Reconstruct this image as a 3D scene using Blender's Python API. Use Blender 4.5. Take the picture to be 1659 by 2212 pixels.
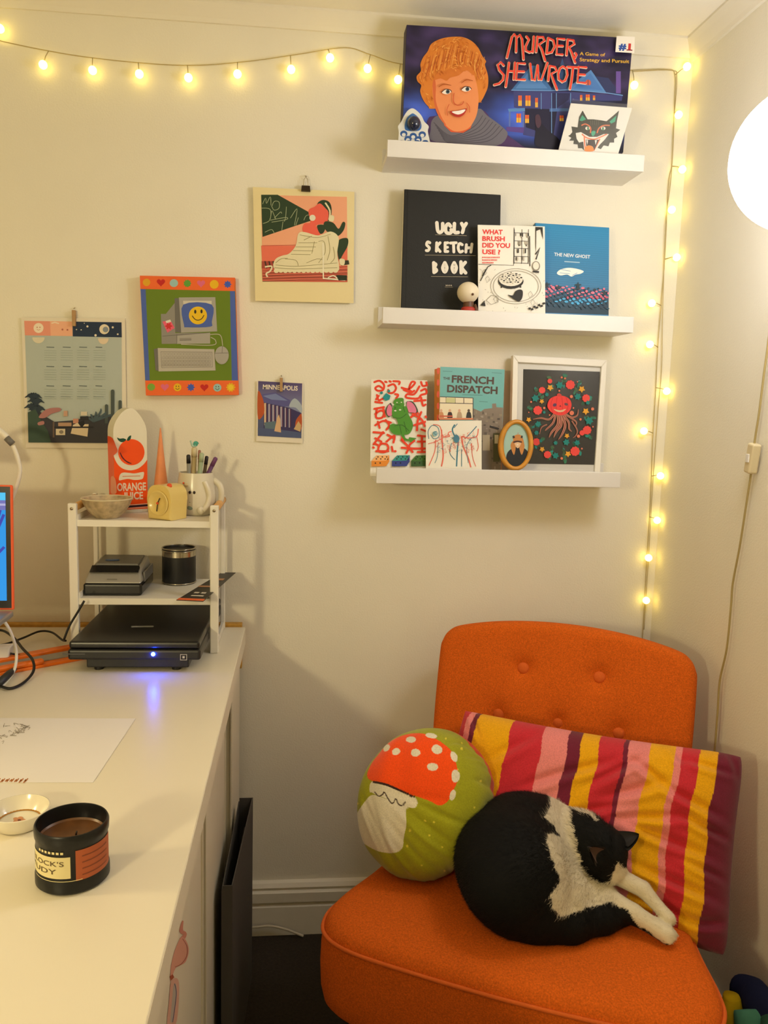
import bpy, bmesh, math, random
import numpy as np
from mathutils import Vector, Matrix

for o in list(bpy.data.objects): bpy.data.objects.remove(o)
scene = bpy.context.scene
COL = scene.collection
random.seed(7); rng = np.random.default_rng(7)

# ------------------------------------------------------------------ camera
F, YAW, PITCH, ROLL = 1764.6, .102383, -.135717, .028508
CX, CY = 829.5, 1106.0
CAM = np.array([0, -1.88, 1.31])
_fw = np.array([math.sin(YAW)*math.cos(PITCH), math.cos(YAW)*math.cos(PITCH), math.sin(PITCH)])
_r = np.array([math.cos(YAW), -math.sin(YAW), 0.0]); _u = np.cross(_r, _fw)
_r2 = math.cos(ROLL)*_r + math.sin(ROLL)*_u; _u2 = -math.sin(ROLL)*_r + math.cos(ROLL)*_u
MC = np.array([_r2, _u2, _fw])
cam = bpy.data.cameras.new('camera'); camo = bpy.data.objects.new('camera', cam); COL.objects.link(camo)
cam.sensor_fit = 'HORIZONTAL'; cam.sensor_width = 36; cam.lens = F/1659*36; cam.clip_start = .02
mm = Matrix(((_r2[0], _u2[0], -_fw[0], CAM[0]), (_r2[1], _u2[1], -_fw[1], CAM[1]), (_r2[2], _u2[2], -_fw[2], CAM[2]), (0, 0, 0, 1)))
camo.matrix_world = mm
scene.camera = camo

# ------------------------------------------------------------------ light and exposure
scene.view_settings.view_transform = 'Standard'; scene.view_settings.look = 'None'
scene.view_settings.gamma = 1; scene.view_settings.use_curve_mapping = False
scene.view_settings.exposure = 0.0
world = bpy.data.worlds.new('world'); scene.world = world; world.use_nodes = True
world.node_tree.nodes['Background'].inputs[0].default_value = (1, .85, .62, 1)
world.node_tree.nodes['Background'].inputs[1].default_value = 0.0
GLOBE_STRENGTH = 20.5
DESK_LAMP_POWER = 8.5
FLOOR_LAMP_POWER = 42.0
FAIRY_STRENGTH = 7.0
def lamp(name, loc, power, col, rad):
    l = bpy.data.lights.new(name, 'POINT'); l.energy = power; l.color = col; l.shadow_soft_size = rad
    o = bpy.data.objects.new(name, l); o.location = loc; COL.objects.link(o); return o
dl_ = bpy.data.lights.new('desk_lamp_left_offscreen', 'SPOT'); dl_.energy = DESK_LAMP_POWER; dl_.color = (1, .80, .40); dl_.shadow_soft_size = .05
dl_.spot_size = math.radians(95); dl_.spot_blend = .7
dlo = bpy.data.objects.new('desk_lamp_left_offscreen', dl_); dlo.location = (-.95, -1.08, 1.22); COL.objects.link(dlo)
dlo.rotation_euler = Vector((1.0, -.10, -.62)).to_track_quat('-Z', 'Y').to_euler()
lamp('room_lamp_left_offscreen', (-.95, -2.3, 1.42), FLOOR_LAMP_POWER, (1, .83, .46), .07)

# ------------------------------------------------------------------ helpers
def ray(x, y): return MC.T @ np.array([x-CX, -(y-CY), F])
def on(ax, val, x, y):
    d = ray(x, y); return CAM + d*(val-CAM[ax])/d[ax]
def onX(v, x, y): return on(0, v, x, y)
def onY(v, x, y): return on(1, v, x, y)
def onZ(v, x, y): return on(2, v, x, y)
def atd(dist, x, y):
    d = ray(x, y); return CAM + d*dist/d[1]      # dist measured along world y
def proj(p):
    q = (np.asarray(p)-CAM) @ MC.T
    return np.stack([CX+F*q[..., 0]/q[..., 2], CY-F*q[..., 1]/q[..., 2]], -1)
class Plane:
    def __init__(s, p, n):
        s.p = np.array(p, float); s.n = np.array(n, float); s.n /= np.linalg.norm(s.n)
    def hit(s, x, y):
        d = ray(x, y); return CAM + d*(((s.p-CAM)@s.n)/(d@s.n))
def lean(yb, zb, yt, zt):
    t = np.array([0, yt-yb, zt-zb]); n = np.cross([1, 0, 0], t)
    if n[1] > 0: n = -n
    return Plane((0, yb, zb), n)
def crop(x0, y0, s): return lambda x, y: (x0+x/s, y0+y/s)

def lin(c):
    if isinstance(c, str):
        c = c.lstrip('#'); c = [int(c[i:i+2], 16)/255 for i in (0, 2, 4)]
    return tuple(v/12.92 if v <= .04045 else ((v+.055)/1.055)**2.4 for v in c[:3])

MATS = {}
def mat(name, col, rough=.6, metal=0, bump=0, bscale=200, var=0, vscale=8, emit=0, spec=.5, sheen=0, coat=0, trans=0, alpha=1):
    if name in MATS: return MATS[name]
    m = bpy.data.materials.new(name); m.use_nodes = True; nt = m.node_tree; b = nt.nodes['Principled BSDF']
    c = lin(col) + (1,)
    b.inputs['Base Color'].default_value = c; b.inputs['Roughness'].default_value = rough
    b.inputs['Metallic'].default_value = metal; b.inputs['Specular IOR Level'].default_value = spec
    if sheen: b.inputs['Sheen Weight'].default_value = sheen; b.inputs['Sheen Roughness'].default_value = .5; b.inputs['Sheen Tint'].default_value = c
    if coat: b.inputs['Coat Weight'].default_value = coat; b.inputs['Coat Roughness'].default_value = .15
    if trans: b.inputs['Transmission Weight'].default_value = trans
    if alpha < 1: b.inputs['Alpha'].default_value = alpha
    if emit: b.inputs['Emission Color'].default_value = c; b.inputs['Emission Strength'].default_value = emit
    tc = nt.nodes.new('ShaderNodeTexCoord')
    if var:
        n = nt.nodes.new('ShaderNodeTexNoise'); n.inputs['Scale'].default_value = vscale; n.inputs['Detail'].default_value = 6
        nt.links.new(tc.outputs['Object'], n.inputs['Vector'])
        r = nt.nodes.new('ShaderNodeValToRGB'); r.color_ramp.elements[0].position = .3; r.color_ramp.elements[1].position = .7
        r.color_ramp.elements[0].color = tuple(v*(1-var) for v in c[:3])+(1,); r.color_ramp.elements[1].color = tuple(min(1, v*(1+var)) for v in c[:3])+(1,)
        nt.links.new(n.outputs['Fac'], r.inputs[0]); nt.links.new(r.outputs[0], b.inputs['Base Color'])
    if bump:
        n = nt.nodes.new('ShaderNodeTexNoise'); n.inputs['Scale'].default_value = bscale; n.inputs['Detail'].default_value = 4
        nt.links.new(tc.outputs['Object'], n.inputs['Vector'])
        bp = nt.nodes.new('ShaderNodeBump'); bp.inputs['Strength'].default_value = bump; bp.inputs['Distance'].default_value = .002
        nt.links.new(n.outputs['Fac'], bp.inputs['Height']); nt.links.new(bp.outputs[0], b.inputs['Normal'])
    MATS[name] = m; return m
def vcol_mat(name, rough=.6, bump=0, bscale=300, sheen=0, spec=.4, var=0):
    if name in MATS: return MATS[name]
    m = mat(name, '#ffffff', rough, bump=bump, bscale=bscale, sheen=sheen, spec=spec)
    nt = m.node_tree; a = nt.nodes.new('ShaderNodeVertexColor'); a.layer_name = 'Col'
    if var:
        tc = nt.nodes.new('ShaderNodeTexCoord'); n = nt.nodes.new('ShaderNodeTexNoise'); n.inputs['Scale'].default_value = 420; n.inputs['Detail'].default_value = 3
        nt.links.new(tc.outputs['Object'], n.inputs['Vector'])
        mr = nt.nodes.new('ShaderNodeMapRange'); mr.inputs[1].default_value = .3; mr.inputs[2].default_value = .7; mr.inputs[3].default_value = 1-var; mr.inputs[4].default_value = 1+var
        nt.links.new(n.outputs['Fac'], mr.inputs[0])
        mx = nt.nodes.new('ShaderNodeVectorMath'); mx.operation = 'SCALE'
        nt.links.new(a.outputs[0], mx.inputs[0]); nt.links.new(mr.outputs[0], mx.inputs['Scale']); nt.links.new(mx.outputs[0], nt.nodes['Principled BSDF'].inputs['Base Color'])
    else:
        nt.links.new(a.outputs[0], nt.nodes['Principled BSDF'].inputs['Base Color'])
    return m

def tag(o, label=None, cat=None, group=None, kind=None):
    if label: o['label'] = label
    if cat: o['category'] = cat
    if group: o['group'] = group
    if kind: o['kind'] = kind
    return o
def thing(name, loc, label, cat, group=None):
    o = bpy.data.objects.new(name, None); o.empty_display_size = .02; COL.objects.link(o)
    o.location = Vector([float(v) for v in loc]); return tag(o, label, cat, group)
def worldloc(o):
    v = np.array(o.location, float); p = o.parent
    while p: v = v + np.array(p.location, float); p = p.parent
    return v
def link(name, me, m, parent=None, smooth=False):
    o = bpy.data.objects.new(name, me); COL.objects.link(o)
    if m: me.materials.append(m)
    if parent: o.parent = parent
    if smooth: me.polygons.foreach_set('use_smooth', [True]*len(me.polygons))
    return o
def mesh(name, verts, faces, m, parent=None, smooth=False, cols=None, base=None):
    """verts in world space; shifted into the parent's frame (parents are only translated)"""
    v = np.asarray(verts, float)
    off = worldloc(parent) if parent else (np.array(base, float) if base is not None else np.zeros(3))
    me = bpy.data.meshes.new(name); me.from_pydata((v-off).tolist(), [], [list(map(int, f)) for f in faces]); me.update()
    if cols is not None:
        ca = me.color_attributes.new('Col', 'FLOAT_COLOR', 'POINT'); c = np.ones((len(v), 4)); c[:, :3] = cols
        ca.data.foreach_set('color', c.ravel())
    o = link(name, me, m, parent, smooth)
    if not parent and base is not None: o.location = Vector([float(t) for t in base])
    return o
def bm_obj(name, bm, m, parent=None, smooth=False, base=None):
    off = worldloc(parent) if parent else (np.array(base, float) if base is not None else np.zeros(3))
    bmesh.ops.translate(bm, verts=bm.verts, vec=Vector([-float(t) for t in off]))
    bmesh.ops.recalc_face_normals(bm, faces=bm.faces)
    me = bpy.data.meshes.new(name); bm.to_mesh(me); bm.free()
    o = link(name, me, m, parent, smooth)
    if not parent and base is not None: o.location = Vector([float(t) for t in base])
    return o
def hexa(bm, c8, bevel=0, seg=2):
    """c8: 4 bottom then 4 top corners"""
    vs = [bm.verts.new(Vector([float(t) for t in c])) for c in c8]
    fs = [bm.faces.new([vs[i] for i in f]) for f in ((3, 2, 1, 0), (4, 5, 6, 7), (0, 1, 5, 4), (1, 2, 6, 5), (2, 3, 7, 6), (3, 0, 4, 7))]
    if bevel:
        es = list({e for f in fs for e in f.edges})
        bmesh.ops.bevel(bm, geom=es, offset=bevel, segments=seg, affect='EDGES', profile=.5)
def box_pts(x0, x1, y0, y1, z0, z1):
    return [(x0, y0, z0), (x1, y0, z0), (x1, y1, z0), (x0, y1, z0), (x0, y0, z1), (x1, y0, z1), (x1, y1, z1), (x0, y1, z1)]
def box(name, x0, x1, y0, y1, z0, z1, m, parent=None, bevel=0, seg=2, rz=0, base=None):
    bm = bmesh.new(); hexa(bm, box_pts(x0, x1, y0, y1, z0, z1), bevel, seg)
    if rz:
        c = Vector(((x0+x1)/2, (y0+y1)/2, 0)); bmesh.ops.rotate(bm, verts=bm.verts, cent=c, matrix=Matrix.Rotation(rz, 3, 'Z'))
    return bm_obj(name, bm, m, parent, base=base)
def slab(name, quad, n, t, m, parent=None, bevel=0, base=None):
    """quad TL,TR,BR,BL on its front plane, extruded back by t along -n"""
    q = [np.array(p) for p in quad]; n = np.array(n)
    bm = bmesh.new(); hexa(bm, [q[3], q[2], q[2]-n*t, q[3]-n*t, q[0], q[1], q[1]-n*t, q[0]-n*t], bevel)
    return bm_obj(name, bm, m, parent, base=base)
def lathe(name, prof, c, m, parent=None, seg=40, smooth=True, sx=1, sy=1, axis=None, cols=None, base=None):
    V = []; Fc = []; n = len(prof)
    for i in range(seg):
        a = 2*math.pi*i/seg
        for r, z in prof: V.append((r*math.cos(a)*sx, r*math.sin(a)*sy, z))
    for i in range(seg):
        j = (i+1) % seg
        for k in range(n-1): Fc.append((i*n+k, j*n+k, j*n+k+1, i*n+k+1))
    V = np.array(V)
    if axis is not None:
        q = Vector((0, 0, 1)).rotation_difference(Vector(axis)).to_matrix(); V = V @ np.array(q).T
    V = V + np.array(c)
    o = mesh(name, V, Fc, m, parent, smooth, base=base)
    bm = bmesh.new(); bm.from_mesh(o.data); bmesh.ops.remove_doubles(bm, verts=bm.verts, dist=1e-6); bmesh.ops.recalc_face_normals(bm, faces=bm.faces); bm.to_mesh(o.data); bm.free()
    if smooth: sharp(o)
    return o
def sharp(o, ang=.7):
    me = o.data; me.polygons.foreach_set('use_smooth', [True]*len(me.polygons))
    bm = bmesh.new(); bm.from_mesh(me)
    for e in bm.edges:
        if len(e.link_faces) == 2 and e.calc_face_angle(0) > ang: e.smooth = False
    bm.to_mesh(me); bm.free()
def catmull(P, n=8, closed=False):
    P = [np.array(p, float) for p in P]; N = len(P); out = []
    for i in range(N if closed else N-1):
        if closed: a, b, c, d = P[i-1], P[i], P[(i+1) % N], P[(i+2) % N]
        else: a, b, c, d = P[max(i-1, 0)], P[i], P[i+1], P[min(i+2, N-1)]
        for k in range(n):
            t = k/n; out.append(.5*((2*b)+(-a+c)*t+(2*a-5*b+4*c-d)*t*t+(-a+3*b-3*c+d)*t**3))
    if not closed: out.append(P[-1])
    return out
def tube_geo(pts, r, seg=8, closed=False):
    P = np.array([np.array(p, float) for p in pts]); n = len(P); V = []; Fc = []
    R = np.broadcast_to(np.array(r, float), (n,))
    up = np.array([.123, .31, .94])
    for i in range(n):
        if closed: t = P[(i+1) % n]-P[i-1]
        else: t = P[min(i+1, n-1)]-P[max(i-1, 0)]
        t = t/(np.linalg.norm(t)+1e-12)
        if i == 0:
            a = np.cross(t, up); 
        else: a = a - t*(a@t)
        a = a/(np.linalg.norm(a)+1e-12); b = np.cross(t, a)
        for k in range(seg):
            w = 2*math.pi*k/seg; V.append(P[i]+R[i]*(math.cos(w)*a+math.sin(w)*b))
    for i in range(n if closed else n-1):
        j = (i+1) % n
        for k in range(seg):
            l = (k+1) % seg; Fc.append((i*seg+k, i*seg+l, j*seg+l, j*seg+k))
    if not closed: Fc.append(tuple(range(seg))[::-1]); Fc.append(tuple((n-1)*seg+k for k in range(seg)))
    return V, Fc
def tube(name, pts, r, m, parent=None, seg=8, closed=False, base=None):
    V, Fc = tube_geo(pts, r, seg, closed); return mesh(name, V, Fc, m, parent, True, base=base)
def sphere_geo(c, r, seg=16, rings=10):
    V = []; Fc = []; r = np.broadcast_to(np.array(r, float), (3,))
    for i in range(rings+1):
        ph = math.pi*i/rings
        for k in range(seg):
            a = 2*math.pi*k/seg; V.append((c[0]+r[0]*math.sin(ph)*math.cos(a), c[1]+r[1]*math.sin(ph)*math.sin(a), c[2]+r[2]*math.cos(ph)))
    for i in range(rings):
        for k in range(seg):
            l = (k+1) % seg; Fc.append((i*seg+k, (i+1)*seg+k, (i+1)*seg+l, i*seg+l))
    return V, Fc
def ball(name, c, r, m, parent=None, seg=16, rings=10, base=None):
    V, Fc = sphere_geo(c, r, seg, rings); o = mesh(name, V, Fc, m, parent, True, base=base)
    bm = bmesh.new(); bm.from_mesh(o.data); bmesh.ops.remove_doubles(bm, verts=bm.verts, dist=1e-7); bmesh.ops.recalc_face_normals(bm, faces=bm.faces); bm.to_mesh(o.data); bm.free()
    o.data.polygons.foreach_set('use_smooth', [True]*len(o.data.polygons)); return o

# ---- flat print: shapes given in photo pixels, laid on the plane of the thing they are printed on
_TXT = {}
def text_mesh(s, bold):
    k = (s, bold)
    if k not in _TXT:
        cu = bpy.data.curves.new('t', 'FONT'); cu.body = s; cu.offset = bold; cu.resolution_u = 3
        o = bpy.data.objects.new('t', cu); COL.objects.link(o); dg = bpy.context.evaluated_depsgraph_get()
        me = bpy.data.meshes.new_from_object(o.evaluated_get(dg))
        v = np.array([tuple(w.co)[:2] for w in me.vertices]); fc = [tuple(p.vertices) for p in me.polygons]
        bpy.data.objects.remove(o); bpy.data.curves.remove(cu); bpy.data.meshes.remove(me); _TXT[k] = (v, fc)
    return _TXT[k]
class Art:
    def __init__(s, plane, cf=None, step=2e-5, start=4e-4):
        s.pl = plane; s.cf = cf or (lambda x, y: (x, y)); s.V = []; s.F = []; s.C = []; s.lay = start; s.step = step
    def _add(s, pts, faces, cols, raw=False):
        b = len(s.V)
        for p in pts:
            s.V.append(s.pl.hit(*s.cf(*p)) + s.pl.n*s.lay)
        s.F += [tuple(b+i for i in f) for f in faces]
        s.C += [lin(cols)]*len(pts) if isinstance(cols, (str, tuple)) else [lin(c) for c in cols]
        s.lay += s.step
    def poly(s, pts, col):
        s._add(pts, [tuple(range(len(pts)))], col)
    def spoly(s, pts, col, n=4): s.poly([tuple(p) for p in catmull(pts, n, True)], col)
    def rect(s, x0, y0, x1, y1, col): s.poly([(x0, y0), (x1, y0), (x1, y1), (x0, y1)], col)
    def ell(s, x, y, rx, ry, col, rot=0, n=20, a0=0, a1=2*math.pi):
        c, d = math.cos(rot), math.sin(rot); P = []
        for i in range(n):
            a = a0+(a1-a0)*i/(n-1 if a1-a0 < 6.28 else n); p, q = rx*math.cos(a), ry*math.sin(a); P.append((x+p*c-q*d, y+p*d+q*c))
        s.poly(P, col)
    def star(s, x, y, R, r, n, col, rot=0):
        s.poly([(x+(R if i % 2 == 0 else r)*math.cos(rot+math.pi*i/n), y+(R if i % 2 == 0 else r)*math.sin(rot+math.pi*i/n)) for i in range(2*n)], col)
    def heart(s, x, y, w, col):
        P = []
        for i in range(28):
            t = 2*math.pi*i/28; P.append((x+w*math.sin(t)**3, y-w*(13*math.cos(t)-5*math.cos(2*t)-2*math.cos(3*t)-math.cos(4*t))/16))
        s.poly(P, col)
    def stroke(s, pts, w, col, closed=False, smooth=0):
        if smooth: pts = catmull(pts, smooth, closed)
        P = [np.array(p, float) for p in pts]; n = len(P); W = w if hasattr(w, '__len__') else [w]*n
        if len(W) != n: W = np.interp(np.linspace(0, 1, n), np.linspace(0, 1, len(W)), W)
        L = []; Rr = []
        for i in range(n):
            a = P[i-1] if (i or closed) else P[0]; b = P[(i+1) % n] if (i < n-1 or closed) else P[-1]
            if i == 0 and not closed: t = P[1]-P[0]
            elif i == n-1 and not closed: t = P[-1]-P[-2]
            else:
                t1 = P[i]-a; t2 = b-P[i]; t = t1/(np.linalg.norm(t1)+1e-9)+t2/(np.linalg.norm(t2)+1e-9)
            t = t/(np.linalg.norm(t)+1e-9); nn = np.array([-t[1], t[0]])
            L.append(P[i]+nn*W[i]/2); Rr.append(P[i]-nn*W[i]/2)
        pts2 = [tuple(p) for p in L+Rr]; fc = [(i, (i+1) % n, n+(i+1) % n, n+i) for i in range(n if closed else n-1)]
        s._add(pts2, fc, col)
    def text(s, st, p0, p1, h, col, bold=0):
        v, fc = text_mesh(st, bold); x0, x1 = v[:, 0].min(), v[:, 0].max(); y1 = v[:, 1].max()
        p0 = np.array(p0, float); p1 = np.array(p1, float); d = p1-p0; nn = np.array([d[1], -d[0]])/np.linalg.norm(d)
        s._add([tuple(p0+d*(q[0]-x0)/(x1-x0)+nn*h*q[1]/y1) for q in v], fc, col)
    def grid(s, quad, nx, ny, fn):
        q = [np.array(p, float) for p in quad]; P = []; C = []
        for j in range(ny+1):
            for i in range(nx+1):
                u, v = i/nx, j/ny; P.append(tuple((q[0]*(1-u)+q[1]*u)*(1-v)+(q[3]*(1-u)+q[2]*u)*v)); C.append(fn(u, v))
        s._add(P, [(j*(nx+1)+i, j*(nx+1)+i+1, (j+1)*(nx+1)+i+1, (j+1)*(nx+1)+i) for j in range(ny) for i in range(nx)], C)
    def build(s, name, parent, rough=.55, spec=.35):
        return mesh(name, s.V, s.F, vcol_mat('print_ink_%d' % int(rough*100), rough, spec=spec), parent, cols=np.array(s.C))
def noise2(u, v, seed=0):
    t = 0
    for k in range(1, 5):
        t += math.sin(u*6.1*k+seed*1.7+2.3*math.sin(v*3.7*k+seed+k))*math.cos(v*7.3*k+seed*.9+1.9*math.sin(u*4.9*k-k))/k
    return t
def mixc(a, b, t):
    t = max(0, min(1, t)); h = lambda c: [int(c.lstrip('#')[i:i+2], 16)/255 for i in (0, 2, 4)]
    A, B = h(a), h(b); return tuple(A[i]*(1-t)+B[i]*t for i in range(3))

def glass_mat(name, rough):
    if name in MATS: return MATS[name]
    m = bpy.data.materials.new(name); m.use_nodes = True; nt = m.node_tree; nt.nodes.clear()
    t = nt.nodes.new('ShaderNodeBsdfTransparent'); g = nt.nodes.new('ShaderNodeBsdfGlossy'); g.inputs['Roughness'].default_value = rough
    f = nt.nodes.new('ShaderNodeFresnel'); f.inputs['IOR'].default_value = 1.45; x = nt.nodes.new('ShaderNodeMixShader'); o = nt.nodes.new('ShaderNodeOutputMaterial')
    nt.links.new(f.outputs[0], x.inputs[0]); nt.links.new(t.outputs[0], x.inputs[1]); nt.links.new(g.outputs[0], x.inputs[2]); nt.links.new(x.outputs[0], o.inputs[0])
    MATS[name] = m; return m

# ------------------------------------------------------------------ common materials
WALL = mat('wall_paint', '#ebe5d3', .85, bump=.25, bscale=260, var=.03, vscale=3)
WHITE = mat('white_lacquer', '#e3dfd9', .45)
TRIM = mat('trim_paint', '#e8e1cf', .6, bump=.1, bscale=60)
CEIL = mat('ceiling_paint', '#f0eadc', .9, bump=.2, bscale=120, var=.02)
CARPET = mat('carpet', '#2e2418', .95, bump=1, bscale=420, var=.35, vscale=160)
PAPER = mat('paper', '#ece6d8', .7)
BLACKM = mat('black_plastic', '#161618', .4)
METAL = mat('clip_metal', '#b9ab8c', .3, metal=1)

# ------------------------------------------------------------------ room
XR, ZC, XL, YF = .862, 2.123, -2.6, -4.4
def struct(o, label, cat): return tag(o, label, cat, kind='structure')
struct(box('floor', XL, XR, YF, 0, -.06, 0, CARPET), 'dark brown carpet floor', 'floor')
struct(box('ceiling', XL, XR, YF, 0, ZC, ZC+.06, CEIL), 'off-white ceiling', 'ceiling')
struct(box('wall_back', XL-.06, XR+.06, 0, .08, -.06, ZC+.06, WALL), 'cream painted wall holding the picture ledges', 'wall')
struct(box('wall_right', XR, XR+.08, YF, 0, -.06, ZC+.06, WALL), 'cream painted wall beside the orange chair', 'wall')
struct(box('wall_left', XL-.08, XL, YF, 0, -.06, ZC+.06, WALL), 'cream painted wall beyond the desk', 'wall')
struct(box('wall_front', XL-.06, XR+.06, YF-.08, YF, -.06, ZC+.06, WALL), 'cream painted wall behind the viewer', 'wall')
# corner cornices (sloping cove strips)
def prism_x(name, prof, x0, x1, m):   # prof (y,z)
    n = len(prof); V = [(x0, y, z) for y, z in prof]+[(x1, y, z) for y, z in prof]
    return mesh(name, V, [tuple(range(n)), tuple(range(2*n-1, n-1, -1))]+[(i, n+i, n+(i+1) % n, (i+1) % n) for i in range(n)], m)
def prism_y(name, prof, y0, y1, m):   # prof (x,z)
    n = len(prof); V = [(x, y0, z) for x, z in prof]+[(x, y1, z) for x, z in prof]
    return mesh(name, V, [tuple(range(n)), tuple(range(2*n-1, n-1, -1))]+[(i, n+i, n+(i+1) % n, (i+1) % n) for i in range(n)], m)
struct(prism_x('trim_1', [(0, 2.088), (-.006, 2.088), (-.010, 2.096), (-.022, 2.110), (-.030, 2.118), (-.030, ZC), (0, ZC)], XL, XR, TRIM), 'narrow cream cornice along the ceiling over the picture ledges', 'cornice')
struct(prism_y('trim_2', [(XR, 2.080), (XR-.007, 2.080), (XR-.010, 2.088), (XR-.022, 2.108), (XR-.030, 2.118), (XR-.030, ZC), (XR, ZC)], YF, 0, TRIM), 'narrow cream cornice along the ceiling above the globe lamp', 'cornice')
bbp = [(0, .0), (-.018, 0), (-.018, .074), (-.012, .080), (-.012, .084), (-.020, .088), (-.020, .112), (-.012, .116), (-.012, .121), (-.016, .124), (-.010, .133), (0, .136)]
struct(prism_x('baseboard_back', bbp, XL, XR, TRIM), 'moulded cream skirting board behind the orange chair', 'skirting board')
struct(prism_y('baseboard_right', [(XR+y, z) for y, z in bbp], YF, 0, TRIM), 'moulded cream skirting board under the globe lamp', 'skirting board')

# ------------------------------------------------------------------ orange slipper chair
CH_O = np.array([.5545, -.2586]); CH_A = math.radians(25)
CU = np.array([math.cos(CH_A), -math.sin(CH_A)]); CV = np.array([-math.sin(CH_A), -math.cos(CH_A)])
def ch(s, v, z): return np.array([CH_O[0]+CU[0]*s+CV[0]*v, CH_O[1]+CU[1]*s+CV[1]*v, z])
ORANGE = mat('orange_wool', '#d9641a', .95, bump=.8, bscale=700, var=.22, vscale=380, spec=.15, sheen=.25)
ORANGE2 = mat('orange_piping', '#d9672a', .9, bump=.5, bscale=800, spec=.15)
chair = thing('slipper_chair', ch(0, .28, 0), 'orange wool slipper chair with a buttoned back in the corner', 'chair')
half = [(-.24, -.02), (-.25, .12), (-.262, .26), (-.285, .37), (-.312, .46), (-.318, .51), (-.300, .553), (-.245, .578), (-.13, .588)]
outl = half+[(0, .592)]+[(-a, b) for a, b in half[::-1]]
outl = np.array(catmull(outl, 6, True))
def loft(outline, rings, cen, fn):
    """rings (k, h); point = fn(cen+(p-cen)*k, h); closed with a centre vertex at both ends"""
    V = []; Fc = []; n = len(outline)
    for k, h in rings:
        for p in outline: V.append(fn(cen+(p-cen)*k, h))
    for i in range(len(rings)-1):
        for j in range(n): Fc.append((i*n+j, i*n+(j+1) % n, (i+1)*n+(j+1) % n, (i+1)*n+j))
    V.append(fn(np.array(cen), rings[0][1])); V.append(fn(np.array(cen), rings[-1][1])); b = len(V)-2; L = (len(rings)-1)*n
    for j in range(n): Fc.append((b, (j+1) % n, j)); Fc.append((b+1, L+j, L+(j+1) % n))
    return V, Fc
sc = np.array([0, .30])
rings = [(.5, .292), (.93, .290), (.965, .294), (.985, .304), (1.0, .33), (1.005, .37), (1.002, .405), (.998, .424), (.990, .430), (.985, .436), (.965, .446), (.93, .452), (.87, .456), (.75, .459), (.6, .461), (.4, .462), (.2, .4625), (.05, .4625)]
V, Fc = loft(outl, rings, sc, lambda p, h: ch(p[0], p[1], h))
so = mesh('seat', V, Fc, ORANGE, chair, True); tag(so, 'deep rounded orange seat')
tube('piping', [ch(sc[0]+(p[0]-sc[0])*.997, sc[1]+(p[1]-sc[1])*.997, .430) for p in outl if p[1] > .05], .0034, ORANGE2, chair, 8)
# back: panel in (s, w) with w the height along a reclined axis
B0, B1 = np.array([.105, .40]), np.array([-.005, .835])           # (v,z) of the front face at seat and at the top
bax = (B1-B0)/np.linalg.norm(B1-B0); bno = np.array([bax[1], -bax[0]])   # towards the sitter
def bk(s, w, t):
    q = B0+bax*w+bno*t; return ch(s, q[0], q[1])
H = np.linalg.norm(B1-B0)
ol = []
hb, ht = .255, .268
for s_, w_ in [(-hb, .0), (-hb-.006, .12), (-hb-.012, .24), (-ht, H-.075), (-ht+.004, H-.045), (-ht+.016, H-.024), (-ht+.04, H-.010), (-.16, H+.006), (-.08, H+.016)]: ol.append((s_, w_))
ol = ol+[(0, H+.019)]+[(-a, b) for a, b in ol[::-1]]
ol = np.array(catmull(ol, 6, True)); bc = np.array([0, .24])
btn = [(-.080, .753), (.078, .755), (-.124, .652), (.002, .653), (.125, .651), (-.08, .56), (.08, .56)]
bw = [(s_, (z-B0[1])/bax[1]) for s_, z in btn]
def dim(p):
    d = 0
    for s_, w_ in bw:
        r = math.hypot(p[0]-s_, p[1]-w_); d += .013*math.exp(-(r/.020)**2)+.006*math.exp(-(r/.055)**2)
    return d
def bfn(p, h):
    t = h
    if h > -.02: t = h-dim(p)
    return bk(p[0], p[1], t)
brings = [(.4, -.085), (.93, -.085), (.97, -.080), (.992, -.068), (1, -.05), (1, -.025), (.995, -.012), (.985, -.005), (.968, .0), (.94, .004)]+[(k, .004+.008*(1-k)) for k in np.linspace(.9, .02, 44)]
V, Fc = loft(ol, brings, bc, bfn)
bo = mesh('backrest', V, Fc, ORANGE, chair, True); tag(bo, 'reclined orange backrest with button tufting')
for s_, w_ in bw:
    c = bk(s_, w_, -.0085); V, Fc = sphere_geo((0, 0, 0), (.0125, .0125, .006), 16, 10)
    q = np.array(Vector((0, 0, 1)).rotation_difference(Vector([float(t) for t in (bk(0, 0, 1)-bk(0, 0, 0))])).to_matrix())
    mesh('button', np.array(V) @ q.T + c, Fc, ORANGE2, chair, True)
LEG = mat('chair_leg_wood', '#8c4a22', .4, var=.2, vscale=40)
for sx, vv, dx, dv in ((-.245, .49, -.03, .035), (.245, .49, .03, .035), (-.19, .06, -.03, -.03), (.19, .06, .03, -.03)):
    tube('leg', [ch(sx+dx, vv+dv, 0), ch(sx+dx*.5, vv+dv*.5, .15), ch(sx, vv, .3)], [.013, .019, .024], LEG, chair, 14)

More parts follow.
